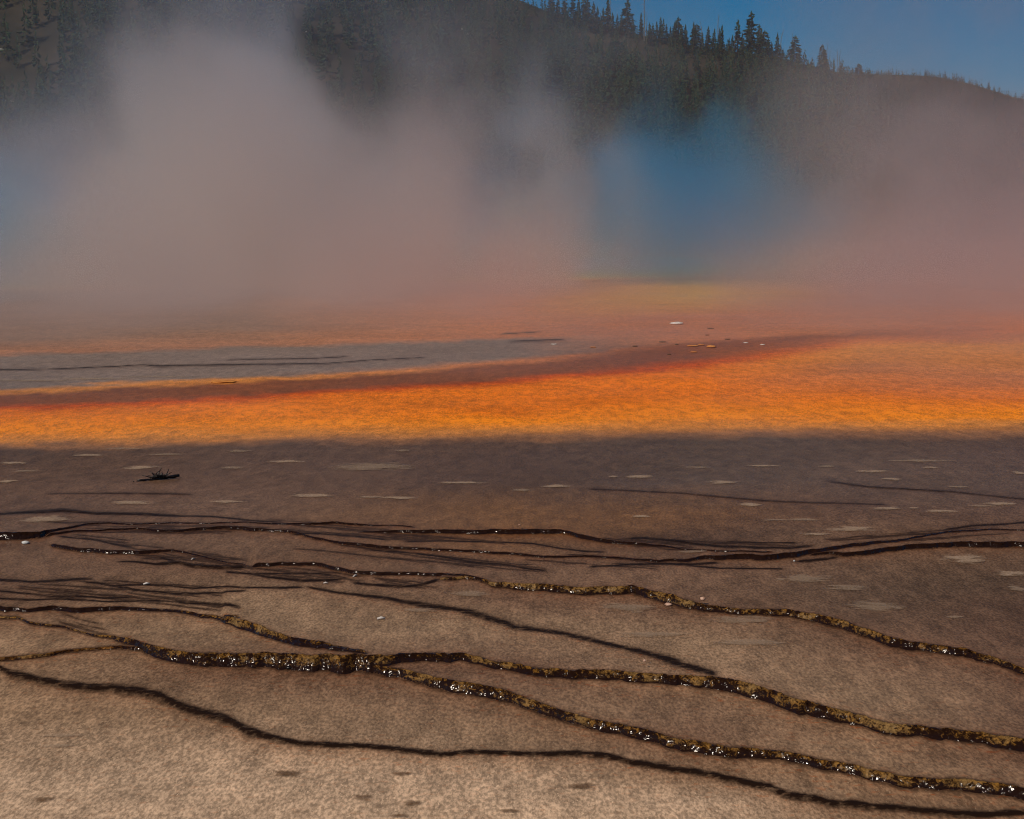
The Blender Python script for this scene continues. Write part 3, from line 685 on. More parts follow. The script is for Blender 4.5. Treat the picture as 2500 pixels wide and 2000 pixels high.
for pi, (px, py, pw, ph, kd) in enumerate(PATCHES):
    cx, cyy = ground_pt(px, py)
    rx = pw * 0.5 * math.hypot(cyy, CAMH) / F * 1.25
    ry = abs(float(ydepth(py - ph * 0.5) - ydepth(py + ph * 0.5))) * 0.5 * 1.12
    na = 36; rings = (0.0, 0.45, 0.75, 1.0)
    xs_, ys_, ed = [0.0], [0.0], [1.0]
    ang = np.linspace(0, 2 * math.pi, na, endpoint=False)
    rad = 0.72 + 0.56 * fbm(np.cos(ang) * 1.6 + pi * 5.3 + 9, np.sin(ang) * 1.6 + pi * 2.1 + 9, 4, 0.6)
    for rr in rings[1:]:
        xs_ += list(np.cos(ang) * rad * rr * rx); ys_ += list(np.sin(ang) * rad * rr * ry)
        ed += [(1 - rr) ** 0.8] * na
    xs_ = np.array(xs_) + cx; ys_ = np.array(ys_) + cyy
    sk = random.Random(pi).uniform(-0.25, 0.1)
    ys_ = ys_ - (xs_ - cx) * sk * (ry / max(rx, 0.01)) * 0.6
    zz, _, _ = terrace_height(xs_, ys_)
    zz = zz - 0.004 + (fbm(xs_ * 0.6 + 31, ys_ * 0.6 + 77, 4) - 0.5) * 0.018 + 0.006 + np.array(ed) * 0.004
    vs = np.stack([xs_, ys_, zz], 1)
    fs = [(0, 1 + i, 1 + (i + 1) % na) for i in range(na)]
    for r in range(len(rings) - 2):
        b0 = 1 + r * na; b1 = b0 + na
        fs += [(b0 + i, b1 + i, b1 + (i + 1) % na, b0 + (i + 1) % na) for i in range(na)]
    o = mesh_obj('brown_stain' if kd == 2 else 'pale_patch', vs, fs, PM[kd], parent=ground, smooth=True)
    at = o.data.attributes.new('edge', 'FLOAT', 'POINT')
    at.data.foreach_set('value', np.array(ed, dtype=np.float32))

# ------------------------------------------------------------------ the hot spring pool
PCX, PCY, PRX, PRY = -24.0, 112.0, 52.0, 50.0
nrad, nang = 40, 180
rr = np.linspace(0, 1, nrad); aa = np.linspace(0, 2 * math.pi, nang)
RR, AA = np.meshgrid(rr, aa, indexing='ij')
rim = 1 + 0.05 * np.sin(3 * AA + 1) + 0.03 * np.sin(7 * AA) + 0.05 * (fbm(np.cos(AA) * 3 + 9, np.sin(AA) * 3 + 9, 4) - 0.5)
PX = PCX + RR * rim * PRX * np.cos(AA); PY = PCY + RR * rim * PRY * np.sin(AA)
stops = [(0, lin(0, 92, 200)), (0.55, lin(0, 120, 215)), (0.68, lin(10, 150, 200)), (0.77, lin(60, 170, 140)), (0.85, lin(150, 176, 70)), (0.92, lin(214, 168, 46)), (1.0, lin(206, 122, 50))]
rq = np.clip(RR + (fbm(PX * 0.15 + 100, PY * 0.15 + 100, 4) - 0.5) * 0.10, 0, 1).ravel()
pc = np.stack([np.interp(rq, [s[0] for s in stops], [s[1][c] for s in stops]) for c in range(3)], 1)
pool = grid_mesh('hot_spring_water', np.stack([PX.ravel(), PY.ravel(), np.full(PX.size, 0.03)], 1), nrad, nang, M_WATER, attrs={'mat_color': pc})
tag(pool, 'deep blue hot spring water with green and yellow rim under the steam', kind='structure')


# ------------------------------------------------------------------ hills
def crest_profile(px):
    k = [(-1200, 60), (-800, -160), (-400, -330), (0, -270), (500, -200), (1000, -80), (1200, -10), (1340, 45), (1500, 84), (1600, 106), (1700, 126), (1850, 146), (1950, 166), (2050, 190), (2150, 222), (2300, 285), (2500, 350), (2900, 440), (3600, 540)]
    return np.interp(px, [p[0] for p in k], [p[1] for p in k])


YC, YB = 560.0, 300.0


def hill_z(X, Y):
    u = X / (Y + 1e-6)
    px = 1250 + F * u
    cyy = crest_profile(px)
    zc = CAMH + YC * (HORIZON - cyy) / F
    t = np.clip((Y - YB) / (YC - YB), 0, 1)
    prof = np.where(Y <= YC, t * (0.55 + 0.45 * t), np.maximum(1 - ((Y - YC) / 260.0) ** 1.5 * 0.5, 0.25))
    z = zc * prof
    z = z + (fbm(X * 0.012 + 40, Y * 0.012 + 40, 4) - 0.5) * 16 * np.clip(t * 3, 0, 1) * np.clip((YC - Y) / 80, 0, 1)
    return z - 0.5


ny, nx = 70, 150
hy = np.concatenate([np.linspace(YB - 4, YC, 50), np.linspace(YC + 12, 820, 20)])
hu = np.linspace(-0.72, 0.72, nx)
HY = np.repeat(hy, nx); HX = np.tile(hu, ny) * HY
hill = grid_mesh('hill', np.stack([HX, HY, hill_z(HX, HY)], 1), ny, nx, M_HILL)
tag(hill, 'forested hillside rising behind the steam', kind='structure')


def far_profile(px):
    k = [(600, 330), (1200, 250), (1700, 208), (2000, 193), (2100, 190), (2180, 192), (2250, 194), (2330, 208), (2400, 228), (2450, 244), (2480, 250), (2600, 250), (2900, 236), (3400, 260), (4000, 330)]
    return np.interp(px, [p[0] for p in k], [p[1] for p in k])


FYC, FYB = 1900.0, 1100.0


def far_z(X, Y):
    px = 1250 + F * X / Y
    zc = CAMH + FYC * (HORIZON - far_profile(px)) / F
    t = np.clip((Y - FYB) / (FYC - FYB), 0, 1)
    z = zc * np.where(Y <= FYC, t * (0.45 + 0.55 * t), np.maximum(1 - (Y - FYC) / 900.0, 0.2))
    return z + (fbm(X * 0.004 + 10, Y * 0.004 + 20, 4) - 0.5) * 40 * np.clip(t * 3, 0, 1) * np.clip((FYC - Y) / 300, 0, 1) - 1


ny, nx = 40, 120
hy = np.concatenate([np.linspace(FYB, FYC, 30), np.linspace(FYC + 40, 2500, 10)])
hu = np.linspace(-0.3, 0.95, nx)
HY = np.repeat(hy, nx); HX = np.tile(hu, ny) * HY
fhill = grid_mesh('distant_ridge', np.stack([HX, HY, far_z(HX, HY)], 1), ny, nx, M_FARHILL)
tag(fhill, 'distant hazy ridge to the right of the near hill', kind='structure')


# ------------------------------------------------------------------ trees
def crown_arrays(seed, whorls, per, R, base=0.12, ragged=0.35, power=0.85, droop=0.10):
    """unit-height conifer crown: drooping kite-shaped branch sprays in whorls."""
    r_ = np.random.default_rng(seed)
    vs, fs = [], []
    for w in range(whorls):
        f = w / (whorls - 1)
        z = base + (0.985 - base) * f
        L = R * ((1 - f) ** power * 0.95 + 0.05)
        L *= min(1.0, 0.55 + 3.0 * f)
        for b in range(per):
            if r_.random() < ragged * 0.35: continue
            a = r_.uniform(0, 2 * math.pi)
            ln = L * r_.uniform(1 - ragged, 1 + ragged * 0.6)
            zz = z + r_.uniform(-0.5, 0.5) * (0.9 / whorls)
            ca, sa = math.cos(a), math.sin(a)
            tip_z = zz - droop * ln * r_.uniform(0.4, 2.2) + 0.012
            wd = ln * r_.uniform(0.28, 0.5)
            tl = r_.uniform(-0.5, 0.5) * wd
            hg = r_.uniform(0.3, 0.7) * 0.9 / whorls
            i = len(vs)
            m = 0.6 * ln
            vs += [(0, 0, zz + hg), (ca * m - sa * wd * .5, sa * m + ca * wd * .5, zz - 0.35 * hg + tl * .5),
                   (ca * ln, sa * ln, tip_z), (ca * m + sa * wd * .5, sa * m - ca * wd * .5, zz - 0.35 * hg - tl * .5),
                   (ca * m, sa * m, zz - 1.6 * hg)]
            fs += [(i, i + 1, i + 2), (i, i + 2, i + 3), (i, i + 2, i + 4)]
    i = len(vs)
    vs += [(0, 0, 1.0), (0.012, 0, 0.9), (-0.006, 0.011, 0.9), (-0.006, -0.011, 0.9)]
    fs += [(i, i + 1, i + 2), (i, i + 2, i + 3), (i, i + 3, i + 1)]
    return np.array(vs), fs


def tube(path, radii, n=6):
    vs, fs = [], []
    path = [Vector(p) for p in path]
    for k, p in enumerate(path):
        d = (path[min(k + 1, len(path) - 1)] - path[max(k - 1, 0)]).normalized()
        a = d.orthogonal().normalized(); b = d.cross(a)
        for j in range(n):
            t = 2 * math.pi * j / n
            vs.append(p + (a * math.cos(t) + b * math.sin(t)) * radii[k])
    for k in range(len(path) - 1):
        for j in range(n):
            fs.append((k * n + j, k * n + (j + 1) % n, (k + 1) * n + (j + 1) % n, (k + 1) * n + j))
    fs.append(tuple(range(n))[::-1]); fs.append(tuple((len(path) - 1) * n + j for j in range(n)))
    return vs, fs


def mesh_data(name, vs, fs, mat, smooth=False):
    me = bpy.data.meshes.new(name)
    me.from_pydata([tuple(v) for v in vs], [], fs)
    me.update()
    if smooth: me.polygons.foreach_set('use_smooth', [True] * len(me.polygons))
    me.materials.append(mat)
    return me


CROWN_SPEC = [  # whorls, per, R, base, ragged, power
    (28, 10, 0.18, 0.05, 0.40, 0.80), (26, 9, 0.15, 0.06, 0.50, 0.70), (28, 10, 0.21, 0.04, 0.38, 0.90),
    (24, 9, 0.15, 0.14, 0.65, 0.55), (24, 10, 0.25, 0.10, 0.60, 0.65), (22, 10, 0.32, 0.18, 0.65, 0.45), (32, 10, 0.11, 0.04, 0.45, 0.75)]
CROWNS = []
for k, (w_, p_, R_, b_, rg_, pw_) in enumerate(CROWN_SPEC):
    v_, f_ = crown_arrays(100 + k, w_, p_, R_, b_, rg_, pw_)
    CROWNS.append(mesh_data('crown', v_, f_, M_NEEDLE))
tv, tf = tube([(0, 0, -0.04), (0.003, 0.002, 0.35), (-0.002, 0.003, 0.7), (0, 0, 0.97)], [0.016, 0.012, 0.007, 0.002], 6)
TRUNK = mesh_data('trunk', tv, tf, M_BARK)
SNAGS = []
for k in range(4):
    r_ = random.Random(50 + k)
    vs, fs = tube([(0, 0, -0.03), (r_.uniform(-.01, .01), 0, 0.4), (r_.uniform(-.02, .02), 0, 0.75), (r_.uniform(-.03, .03), 0, 1.0)], [0.013, 0.011, 0.008, 0.003], 6)
    SNAGS.append(mesh_data('trunk', vs, fs, M_DEADWOOD))
SNAGBR = []
for k in range(4):
    r_ = random.Random(80 + k)
    vs, fs = tube([(0, 0, 0), (r_.uniform(.03, .06), 0, r_.uniform(.0, .03)), (r_.uniform(.07, .12), r_.uniform(-.02, .02), r_.uniform(.01, .07))], [0.004, 0.003, 0.001], 4)
    SNAGBR.append(mesh_data('branch', vs, fs, M_DEADWOOD))


def place_tree(name, variant, X, Y, Z, H, label, group, lean=0.0, rz=None, wide=1.0):
    e = bpy.data.objects.new(name, None)
    e.empty_display_size = 0.5
    COL.objects.link(e)
    e.location = (X, Y, Z)
    e.rotation_euler = (0, lean, rz if rz is not None else random.uniform(0, 6.28))
    e.scale = (H * wide, H * wide, H)
    tag(e, label, 'tree', group)
    t = bpy.data.objects.new('trunk', TRUNK); COL.objects.link(t); t.parent = e
    c = bpy.data.objects.new('crown', CROWNS[variant]); COL.objects.link(c); c.parent = e
    return e


def place_snag(k, X, Y, Z, H, label, lean=0.0):
    e = bpy.data.objects.new('dead_tree', None)
    COL.objects.link(e)
    e.location = (X, Y, Z)
    e.rotation_euler = (0, lean, 0)
    e.scale = (H, H, H)
    tag(e, label, 'dead tree', 'bare dead trunks on the skyline')
    t = bpy.data.objects.new('trunk', SNAGS[k % 4]); COL.objects.link(t); t.parent = e
    r_ = random.Random(k)
    for j in range(4):
        b = bpy.data.objects.new('branch', SNAGBR[(k + j) % 4]); COL.objects.link(b); b.parent = e
        b.location = (0, 0, r_.uniform(0.45, 0.95)); b.rotation_euler = (0, r_.uniform(-0.5, 0.2), r_.uniform(0, 6.28))
        b.scale = (0.8, 0.8, 0.8)
    return e


# skyline trees read off the photograph: (x, top y, base y, variant, width factor, label)
SKY = [
 (1345,-30,70,0,1.1,None),(1362,-10,75,2,1,None),(1378,-25,78,1,1,None),(1400,-22,80,1,1,None),(1412,-5,84,0,1,None),
 (1425,-18,82,1,1.1,'dark conifer cut by the top edge, left of the bushy skyline pines'),(1436,-12,85,2,0.9,None),(1450,4,88,0,1.2,'broad pointed conifer on the left part of the skyline'),(1458,16,90,2,1,None),
 (1472,18,92,0,1,'short pointed conifer left of the slim dark spire at the top edge'),(1484,-4,92,6,1.6,'slim dark conifer with its tip at the top edge of the photo'),(1496,30,98,0,1,None),(1507,34,100,2,1,None),
 (1518,36,100,0,1,None),(1532,-3,104,4,0.95,'bushy tall pine with its tip at the top edge beside a bare trunk'),(1545,42,106,2,1,None),
 (1566,30,112,6,1.2,'narrow conifer just left of the tallest bare trunk'),(1586,54,116,0,1,None),(1594,56,118,2,1,None),(1604,52,118,0,1,None),
 (1613,41,120,1,1,'slender tree with thin top right of the tall bare trunk'),(1620,45,120,1,1,None),(1628,58,122,0,1,None),(1637,64,124,2,1,None),
 (1647,50,126,0,1,'left one of the twin conifers in the middle of the skyline'),(1656,41,126,3,1.5,'right, taller one of the twin conifers in the middle of the skyline'),(1664,60,128,0,1,None),(1674,59,130,6,1.6,'pointed conifer between the twin conifers and the rounded pine'),
 (1693,53,132,2,0.95,'rounded broad pine on the middle skyline'),(1700,58,134,5,0.8,None),(1714,78,136,0,1,None),(1729,64,138,0,1.1,'pale pointed conifer in the mist left of the tallest tree'),
 (1743,70,140,0,1,None),(1757,68,140,2,0.8,None),(1763,60,140,6,1.2,'thin dark conifer beside a needle-like bare trunk'),(1779,92,142,0,1,None),(1788,85,142,0,1,None),
 (1802,47,143,1,1.15,'narrow spired conifer left of the tallest skyline tree'),(1814,80,144,2,1,None),(1834,27,146,3,1.35,'tallest tree of the skyline, ragged with a bent tip'),(1829,60,146,4,0.55,None),
 (1856,59,148,3,1.1,'thin-topped pine right of the tallest skyline tree'),(1866,74,150,5,0.75,'stout rounded pine right of the tallest skyline tree'),(1877,93,152,0,1,None),(1884,102,152,2,0.9,None),(1852,95,150,0,1,None),
 (1898,80,154,0,0.95,'pointed dark conifer left of the leaning bare trunk'),(1911,118,156,2,1,None),(1920,134,158,0,1,None),
 (1941,86,160,5,0.62,'dense bushy pine standing apart on the falling skyline'),(1952,115,162,4,0.9,'lower pine leaning on the right of the dense bushy one'),(1964,148,166,0,1,None),(1974,152,168,2,1,None),(1982,150,168,0,1,None),
 (1995,154,170,2,1,None),(2003,157,172,2,1.2,None),(2009,108,173,5,0.55,'flat-topped pine next to the cluster of bare trunks'),(2001,140,172,4,0.9,None),(2015,122,174,4,0.7,None),
 (2082,164,190,6,1.2,'tiny dark spire left of the small round tree'),(2096,155,192,5,0.85,'small round-topped tree alone on the right of the skyline'),
 (2127,178,196,5,1.2,None),(2151,170,196,6,1.2,None),(2164,174,197,6,1.2,None),(2110,180,194,2,1,None),(2035,176,184,2,1,None),(2060,180,190,2,1,None)]
ANCH = [(1450, 'broad pointed conifer at the left end'), (1484, 'slim dark conifer at the top edge'), (1532, 'bushy tall pine at the top edge'), (1574, 'tallest bare trunk'), (1656, 'twin conifers of the skyline'), (1693, 'rounded broad pine'),
        (1802, 'narrow spired conifer'), (1834, 'tallest tree of the skyline'), (1898, 'pointed dark conifer by the leaning trunk'), (1941, 'dense bushy pine standing apart'), (2009, 'flat-topped pine'), (2096, 'small round-topped tree at right')]
ORD = ['nearest', 'second', 'third', 'fourth', 'fifth', 'sixth', 'seventh', 'eighth', 'ninth', 'tenth']
_cnt = {}
GENLAB = {}
for a_ in sorted([t_ for t_ in SKY if t_[5] is None], key=lambda t_: min(abs(t_[0] - q[0]) for q in ANCH)):
    q = min(ANCH, key=lambda q: abs(a_[0] - q[0]))
    sd = 'left' if a_[0] < q[0] else 'right'
    k = _cnt.get((q[0], sd), 0); _cnt[(q[0], sd)] = k + 1
    GENLAB[a_[0]] = ORD[k] + ' plain conifer to the ' + sd + ' of the ' + q[1]
for (px, yt, yb, vr, wd, lab) in SKY:
    Yt = YC - 4 + random.uniform(-8, 2)
    X, _, zt = world_at(px, yt, Yt)
    zb = float(hill_z(np.array([X]), np.array([Yt]))[0])
    zbi = world_at(px, yb, Yt)[2]
    H = zt - zb
    place_tree('pine_tree', vr, X, Yt, zb, max(H, 3.0), lab or GENLAB[px], 'conifers on the hill skyline', wide=wd * 1.2, lean=random.uniform(-.03, .03))
SNAG = [(1574,-18,118,0.0,'tallest bare trunk, cut by the top edge of the photo'),(1580,29,118,0.02,'short bare trunk right of the tallest one'),(1491,-10,95,0.0,'bare pole right of the slim dark conifer at the top edge'),
 (1709,50,134,-0.15,'thin leaning bare trunk right of the rounded broad pine'),(1754,36,140,0.0,'needle-like bare trunk beside the thin dark conifer'),(1795,68,142,0.0,'short bare trunk left of the narrow spired conifer'),
 (1912,72,158,0.13,'leaning bare trunk with twigs left of the dense bushy pine'),(1934,78,160,0.0,'bare tip rising behind the dense bushy pine'),(2021,106,176,0.04,'forked bare trunk right of the flat-topped pine'),
 (2028,122,178,0.10,'leaning bare trunk in the middle of the bare cluster'),(2024,145,178,0.03,'shortest bare trunk of the cluster'),(2044,119,181,-0.02,'left one of the two upright bare trunks at the right end'),(2052,120,182,0.05,'right one of the two upright bare trunks at the right end')]
for k, (px, yt, yb, ln, lab) in enumerate(SNAG):
    Yt = YC - 6
    X, _, zt = world_at(px, yt, Yt)
    zb = float(hill_z(np.array([X]), np.array([Yt]))[0])
    H = zt - zb
    place_snag(k, X - math.tan(ln) * H, Yt, zb, H / math.cos(ln), lab, ln)

# hillside conifers: the nearest and clearest as things, the mass behind as one forest
cand = []
rt = np.random.default_rng(21)
for k in range(14000):
    Y = YB + 12 + (YC - YB + 60) * rt.random() ** 0.85
    u = rt.uniform(-0.47, 0.44)
    X = u * Y
    den = float(fbm(np.array([X * 0.02 + 5]), np.array([Y * 0.02 + 8]), 3)[0])
    px = 1250 + F * u
    # scree gap on the far left slope
    if px < 170 and 400 < Y < 470 and rt.random() < 0.85: continue
    if rt.random() > sstep(0.25, 0.55, den) * 0.75 + 0.25: continue
    cand.append((X, Y, px))
cand = np.array(cand)
keep = []
cells = {}
for i, (X, Y, px) in enumerate(cand):
    key = (int(X // 4.2), int(Y // 4.2))
    if key in cells: continue
    cells[key] = 1; keep.append(i)
cand = cand[keep]
cz = hill_z(cand[:, 0], cand[:, 1])
# individuals: those in the clear windows of the steam first
score = np.zeros(len(cand))
yim = HORIZON - (cz + 8 - CAMH) / cand[:, 1] * F
px = cand[:, 2]
for (x0, x1, y0, y1, s) in ((1050, 1350, 20, 250, 3), (1480, 1800, 120, 420, 3), (1780, 2000, 200, 480, 3), (0, 200, 0, 250, 2.5), (430, 700, 0, 120, 2), (1340, 1500, 40, 200, 2)):
    score += s * ((px > x0) & (px < x1) & (yim > y0) & (yim < y1))
score += 150.0 / cand[:, 1] + rt.random(len(cand)) * 0.6
score -= 5 * ((px < -20) | (px > 2520) | (yim < -30))
order = np.argsort(-score)
ind = order[:130]
HILLLAB = [(0, 300, 'conifer on the slope at the upper left corner'), (300, 900, 'conifer half lost in the thick steam on the left slope'), (900, 1400, 'conifer on the dark green slope near the top centre'),
           (1400, 1800, 'conifer on the slope below the middle of the skyline'), (1800, 2100, 'conifer in the brownish clearing of the steam under the skyline end'), (2100, 9999, 'conifer on the hazy lower right slope')]
for i in ind:
    X, Y, p = cand[i]
    lab = next((l for a, b, l in HILLLAB if a <= p < b), HILLLAB[0][2])
    place_tree('pine_tree', int(rt.integers(0, 5)), X, Y, cz[i] - 0.2, rt.uniform(8, 15), lab, lab.replace('conifer', 'conifers', 1), wide=rt.uniform(0.9, 1.25))

# the rest of the forest: one mass
LOW = [crown_arrays(300 + k, 13, 5, (0.19, 0.15, 0.23, 0.17)[k], 0.08, 0.4, 0.8) for k in range(4)]


def forest_mesh(name, pts, zs, hs, mat, lows):
    AV, AF, off = [], [], 0
    for (X, Y), z, h in zip(pts, zs, hs):
        v, f = lows[int(rt.integers(0, len(lows)))]
        a = rt.uniform(0, 6.28); ca, sa = math.cos(a), math.sin(a)
        wd = h * rt.uniform(0.9, 1.35)
        vv = np.empty_like(v)
        vv[:, 0] = (v[:, 0] * ca - v[:, 1] * sa) * wd + X
        vv[:, 1] = (v[:, 0] * sa + v[:, 1] * ca) * wd + Y
        vv[:, 2] = v[:, 2] * h + z
        AV.append(vv); AF.append(np.array(f) + off); off += len(v)
    AV = np.concatenate(AV).astype(np.float32); AF = np.concatenate(AF).astype(np.int32)
    me = bpy.data.meshes.new(name)
    me.vertices.add(len(AV)); me.vertices.foreach_set('co', AV.ravel())
    me.loops.add(AF.size); me.loops.foreach_set('vertex_index', AF.ravel())
    me.polygons.add(len(AF)); me.polygons.foreach_set('loop_start', np.arange(len(AF), dtype=np.int32) * 3)
    me.update(calc_edges=True)
    me.materials.append(mat)
    o = bpy.data.objects.new(name, me)
    COL.objects.link(o)
    return o


rest = order[130:]
rest = rest[cand[rest][:, 1] < YC + 4]
fh = rt.uniform(7, 15, len(rest)) * np.interp(cand[rest][:, 1], [YC - 90, YC - 15, YC], [1.0, 0.62, 0.42])
fo = forest_mesh('forest', cand[rest][:, :2], cz[rest] - 0.3, fh, M_NEEDLE, LOW)
tag(fo, 'dense dark conifer forest covering the hillside', kind='stuff')
# far ridge forest
TIN = [crown_arrays(400 + k, 5, 4, 0.2, 0.05, 0.4, 0.8) for k in range(3)]
fy = FYB + 150 + (FYC - FYB - 140) * rt.random(3600) ** 0.8
fu = rt.uniform(0.1, 0.5, 3600)
fy[:700] = FYC - 6 + rt.uniform(-25, 5, 700); fu[:700] = rt.uniform(0.2, 0.5, 700)
fx = fu * fy
ff = forest_mesh('distant_forest', np.stack([fx, fy], 1), far_z(fx, fy), rt.uniform(4, 12, 3600), M_NEEDLE, TIN)
tag(ff, 'tiny conifers covering the distant ridge', kind='stuff')

# bleached logs lying on the slope
LOGS = [(1146,62,26,-42,'long bleached log lying on the dark slope near the top centre'),(1134,55,8,-40,'short bleached log above the long one near the top centre'),(1135,170,26,-25,'bleached log on the slope below the long one, top centre'),(1206,229,14,2,'small bleached log low on the dark centre slope'),
 (690,95,14,-40,'small bleached log in the steam left of top centre'),(760,57,12,-30,'faint bleached log near the top left of centre'),(1530,330,14,-20,'faint bleached log in the middle of the misty slope'),(48,225,22,25,'bleached log heap on the slope at the left edge'),(20,85,24,-5,'bleached log under the trees in the upper left corner'),(2330,265,10,-35,'tiny bleached log on the hazy right slope')]
for k, (px, py, ln, ang, lab) in enumerate(LOGS):
    best = None
    for Y in np.linspace(YB + 10, YC, 200):
        X, _, Z = world_at(px, py, Y)
        hz = float(hill_z(np.array([X]), np.array([Y]))[0])
        if hz >= Z: best = (X, Y, hz); break
    if best is None: continue
    X, Y, Z = best
    l = max(ln * Y / F, 2.0); a = math.radians(ang)
    dxv = math.cos(a) * l * 0.5; dzv = math.sin(a) * l * 0.5
    p0 = Vector((X - dxv, Y - 9, Z + 5.0 - dzv)); p1 = Vector((X + dxv, Y - 9, Z + 5.0 + dzv))
    p0.z = float(hill_z(np.array([p0.x]), np.array([p0.y]))[0]) + 0.5
    yy2 = p1.y
    p1.z = float(hill_z(np.array([p1.x]), np.array([yy2]))[0]) + 0.5
    mid = (p0 + p1) / 2 + Vector((0, 0, 0.12))
    vs, fs = tube([p0, mid, p1], [0.28, 0.24, 0.14], 7)
    o = mesh_obj('fallen_log', vs, fs, M_BLEACHED, smooth=True)
    tag(o, lab, 'log', 'bleached logs on the hillside')


# ------------------------------------------------------------------ small things on the mats
def at_ground(px, py):
    X, Y = ground_pt(px, py)
    z = float(terrace_height(np.array([X]), np.array([Y]))[0][0]) - 0.004 + float((fbm(np.array([X * 0.6 + 31]), np.array([Y * 0.6 + 77]), 4)[0] - 0.5) * 0.018)
    return X, Y, z


# driftwood branch lying in the shallow water
bx0, by0, bz0 = at_ground(325, 1178); bx1, by1, bz1 = at_ground(436, 1168)
br = bpy.data.objects.new('driftwood_branch', None); COL.objects.link(br)
br.location = ((bx0 + bx1) / 2, (by0 + by1) / 2, (bz0 + bz1) / 2)
tag(br, 'black wet driftwood branch with a tuft of twigs in the shallow brown water', 'branch')
hx, hyv = (bx1 - bx0) / 2, (by1 - by0) / 2
rb = random.Random(5)
sc_ = math.hypot(hx, hyv)
n = 14
path, rad = [], []
for k in range(n):
    t = -0.80 + 1.80 * k / (n - 1)
    path.append((hx * t, hyv * t + rb.uniform(-.01, .01), 0.012 + 0.012 * max(t, 0) + rb.uniform(-.003, .003)))
    rad.append((0.008 + 0.010 * (k / (n - 1))) * rb.uniform(0.8, 1.3))
rad[-1] = 0.017
vs, fs = tube(path, rad, 8)
mesh_obj('stem', vs, fs, M_TWIG, br, True)
for t0, r0 in ((-0.98, 0.007), (-0.82, 0.006)):
    vs, fs = tube([(hx * t0 - 0.006, hyv * t0, 0.002), (hx * t0, hyv * t0, 0.012), (hx * t0 + 0.008, hyv * t0, 0.004)], [r0 * .6, r0, r0 * .5], 6)
    mesh_obj('twig', vs, fs, M_TWIG, br, True)
for k in range(48):
    t0 = rb.uniform(-0.12, 0.50)
    ln = rb.uniform(0.03, 0.12) * (1.0 if t0 < 0.35 else 0.6)
    a = rb.uniform(0.35, 2.7); b_ = rb.uniform(-0.7, 0.7)
    p = Vector((hx * t0, hyv * t0, 0.02)); d = Vector((-math.cos(a) * 0.55 - 0.45, b_, math.sin(a) * 0.45)).normalized()
    if rb.random() < 0.35: d.x = -d.x
    q = p + d * ln * 0.6 + Vector((0, 0, rb.uniform(-.008, .008))); e_ = p + d * ln + Vector((rb.uniform(-.015, .015), 0, rb.uniform(-.01, .012)))
    vs, fs = tube([p, q, e_], [0.007, 0.0055, 0.003], 5)
    mesh_obj('twig', vs, fs, M_TWIG, br, True)


def stone(name, px, py, wpx, hpx, mat, label, cat, seed, lift=0.0, group=None):
    X, Y, z = at_ground(px, py)
    d = math.hypot(Y, CAMH)
    rx = wpx * 0.5 * d / F; rz = max(hpx * d / F * 0.8, 0.004)
    vs, fs = [], []
    nu, nv = 12, 7
    r_ = np.random.default_rng(seed)
    o1, o2 = r_.uniform(0, 50, 2)
    for v in range(nv):
        ph = math.pi * v / (nv - 1) - math.pi / 2
        for u in range(nu):
            th = 2 * math.pi * u / nu
            nx_, ny_, nz_ = math.cos(ph) * math.cos(th), math.cos(ph) * math.sin(th), math.sin(ph)
            k = 0.65 + 0.75 * float(fbm(np.array([nx_ * 1.7 + nz_ * 2 + o1]), np.array([ny_ * 1.7 + nz_ + o2]), 3)[0])
            vs.append((nx_ * rx * k, ny_ * rx * 0.75 * k, rz * (0.42 + 0.55 * nz_ * k)))
    for v in range(nv - 1):
        for u in range(nu):
            fs.append((v * nu + u, v * nu + (u + 1) % nu, (v + 1) * nu + (u + 1) % nu, (v + 1) * nu + u))
    o = mesh_obj(name, vs, fs, mat, None, True)
    o.location = (X, Y, z + lift)
    tag(o, label, cat, group)
    return o


stone('stone', 62, 1327, 17, 9, M_STONE, 'small white stone in the water below the dark ledge at left edge', 'stone', 1)
stone('stone', 1715, 1490, 14, 11, M_PINK, 'pinkish stone chip sitting on the long wet ledge right of centre', 'stone', 2, 0.03)
stone('stone', 1632, 1480, 19, 9, M_PINK, 'pale flat stone at the foot of the ledge, left of the pinkish chip', 'stone', 3)
stone('stone', 1573, 1646, 7, 7, M_PINK, 'tiny pale pebble on top of the dark ledge, lower middle', 'stone', 4, 0.04)
stone('pebble', 705, 1631, 16, 9, M_TWIG, 'dark round pebble just below the broad wet ledge', 'pebble', 5)
stone('stone', 1268, 1299, 6, 5, M_PINK, 'tiny pale pebble on the farther dark ledge, centre', 'stone', 6, 0.03)
stone('stone', 1939, 1373, 5, 5, M_STONE, 'tiny white pebble under the dark ledge right of centre', 'stone', 7)


def stick(px0, py0, px1, py1, r, label, mat=M_BONE):
    a = Vector(at_ground(px0, py0)); b = Vector(at_ground(px1, py1))
    m_ = (a + b) / 2 + Vector((0, 0, 0.012))
    vs, fs = tube([a + Vector((0, 0, .006)), m_, b + Vector((0, 0, .008))], [r * .7, r, r * .5], 7)
    o = mesh_obj('stick', vs, fs, mat, None, True)
    tag(o, label, 'stick')


stick(921, 1519, 940, 1518, 0.010, 'short white stick on the tan mat in the middle')
stick(862, 1411, 872, 1407, 0.006, 'thin white splinter between the dark ledges, centre')
stick(350, 1430, 366, 1429, 0.008, 'short white stick lying on a thin dark line, left')
stick(467, 1371, 475, 1368, 0.005, 'tiny curved pale twig on the braided dark lines, left')
stick(790, 1427, 800, 1427, 0.006, 'small white flake below the looping ledge, left of centre')

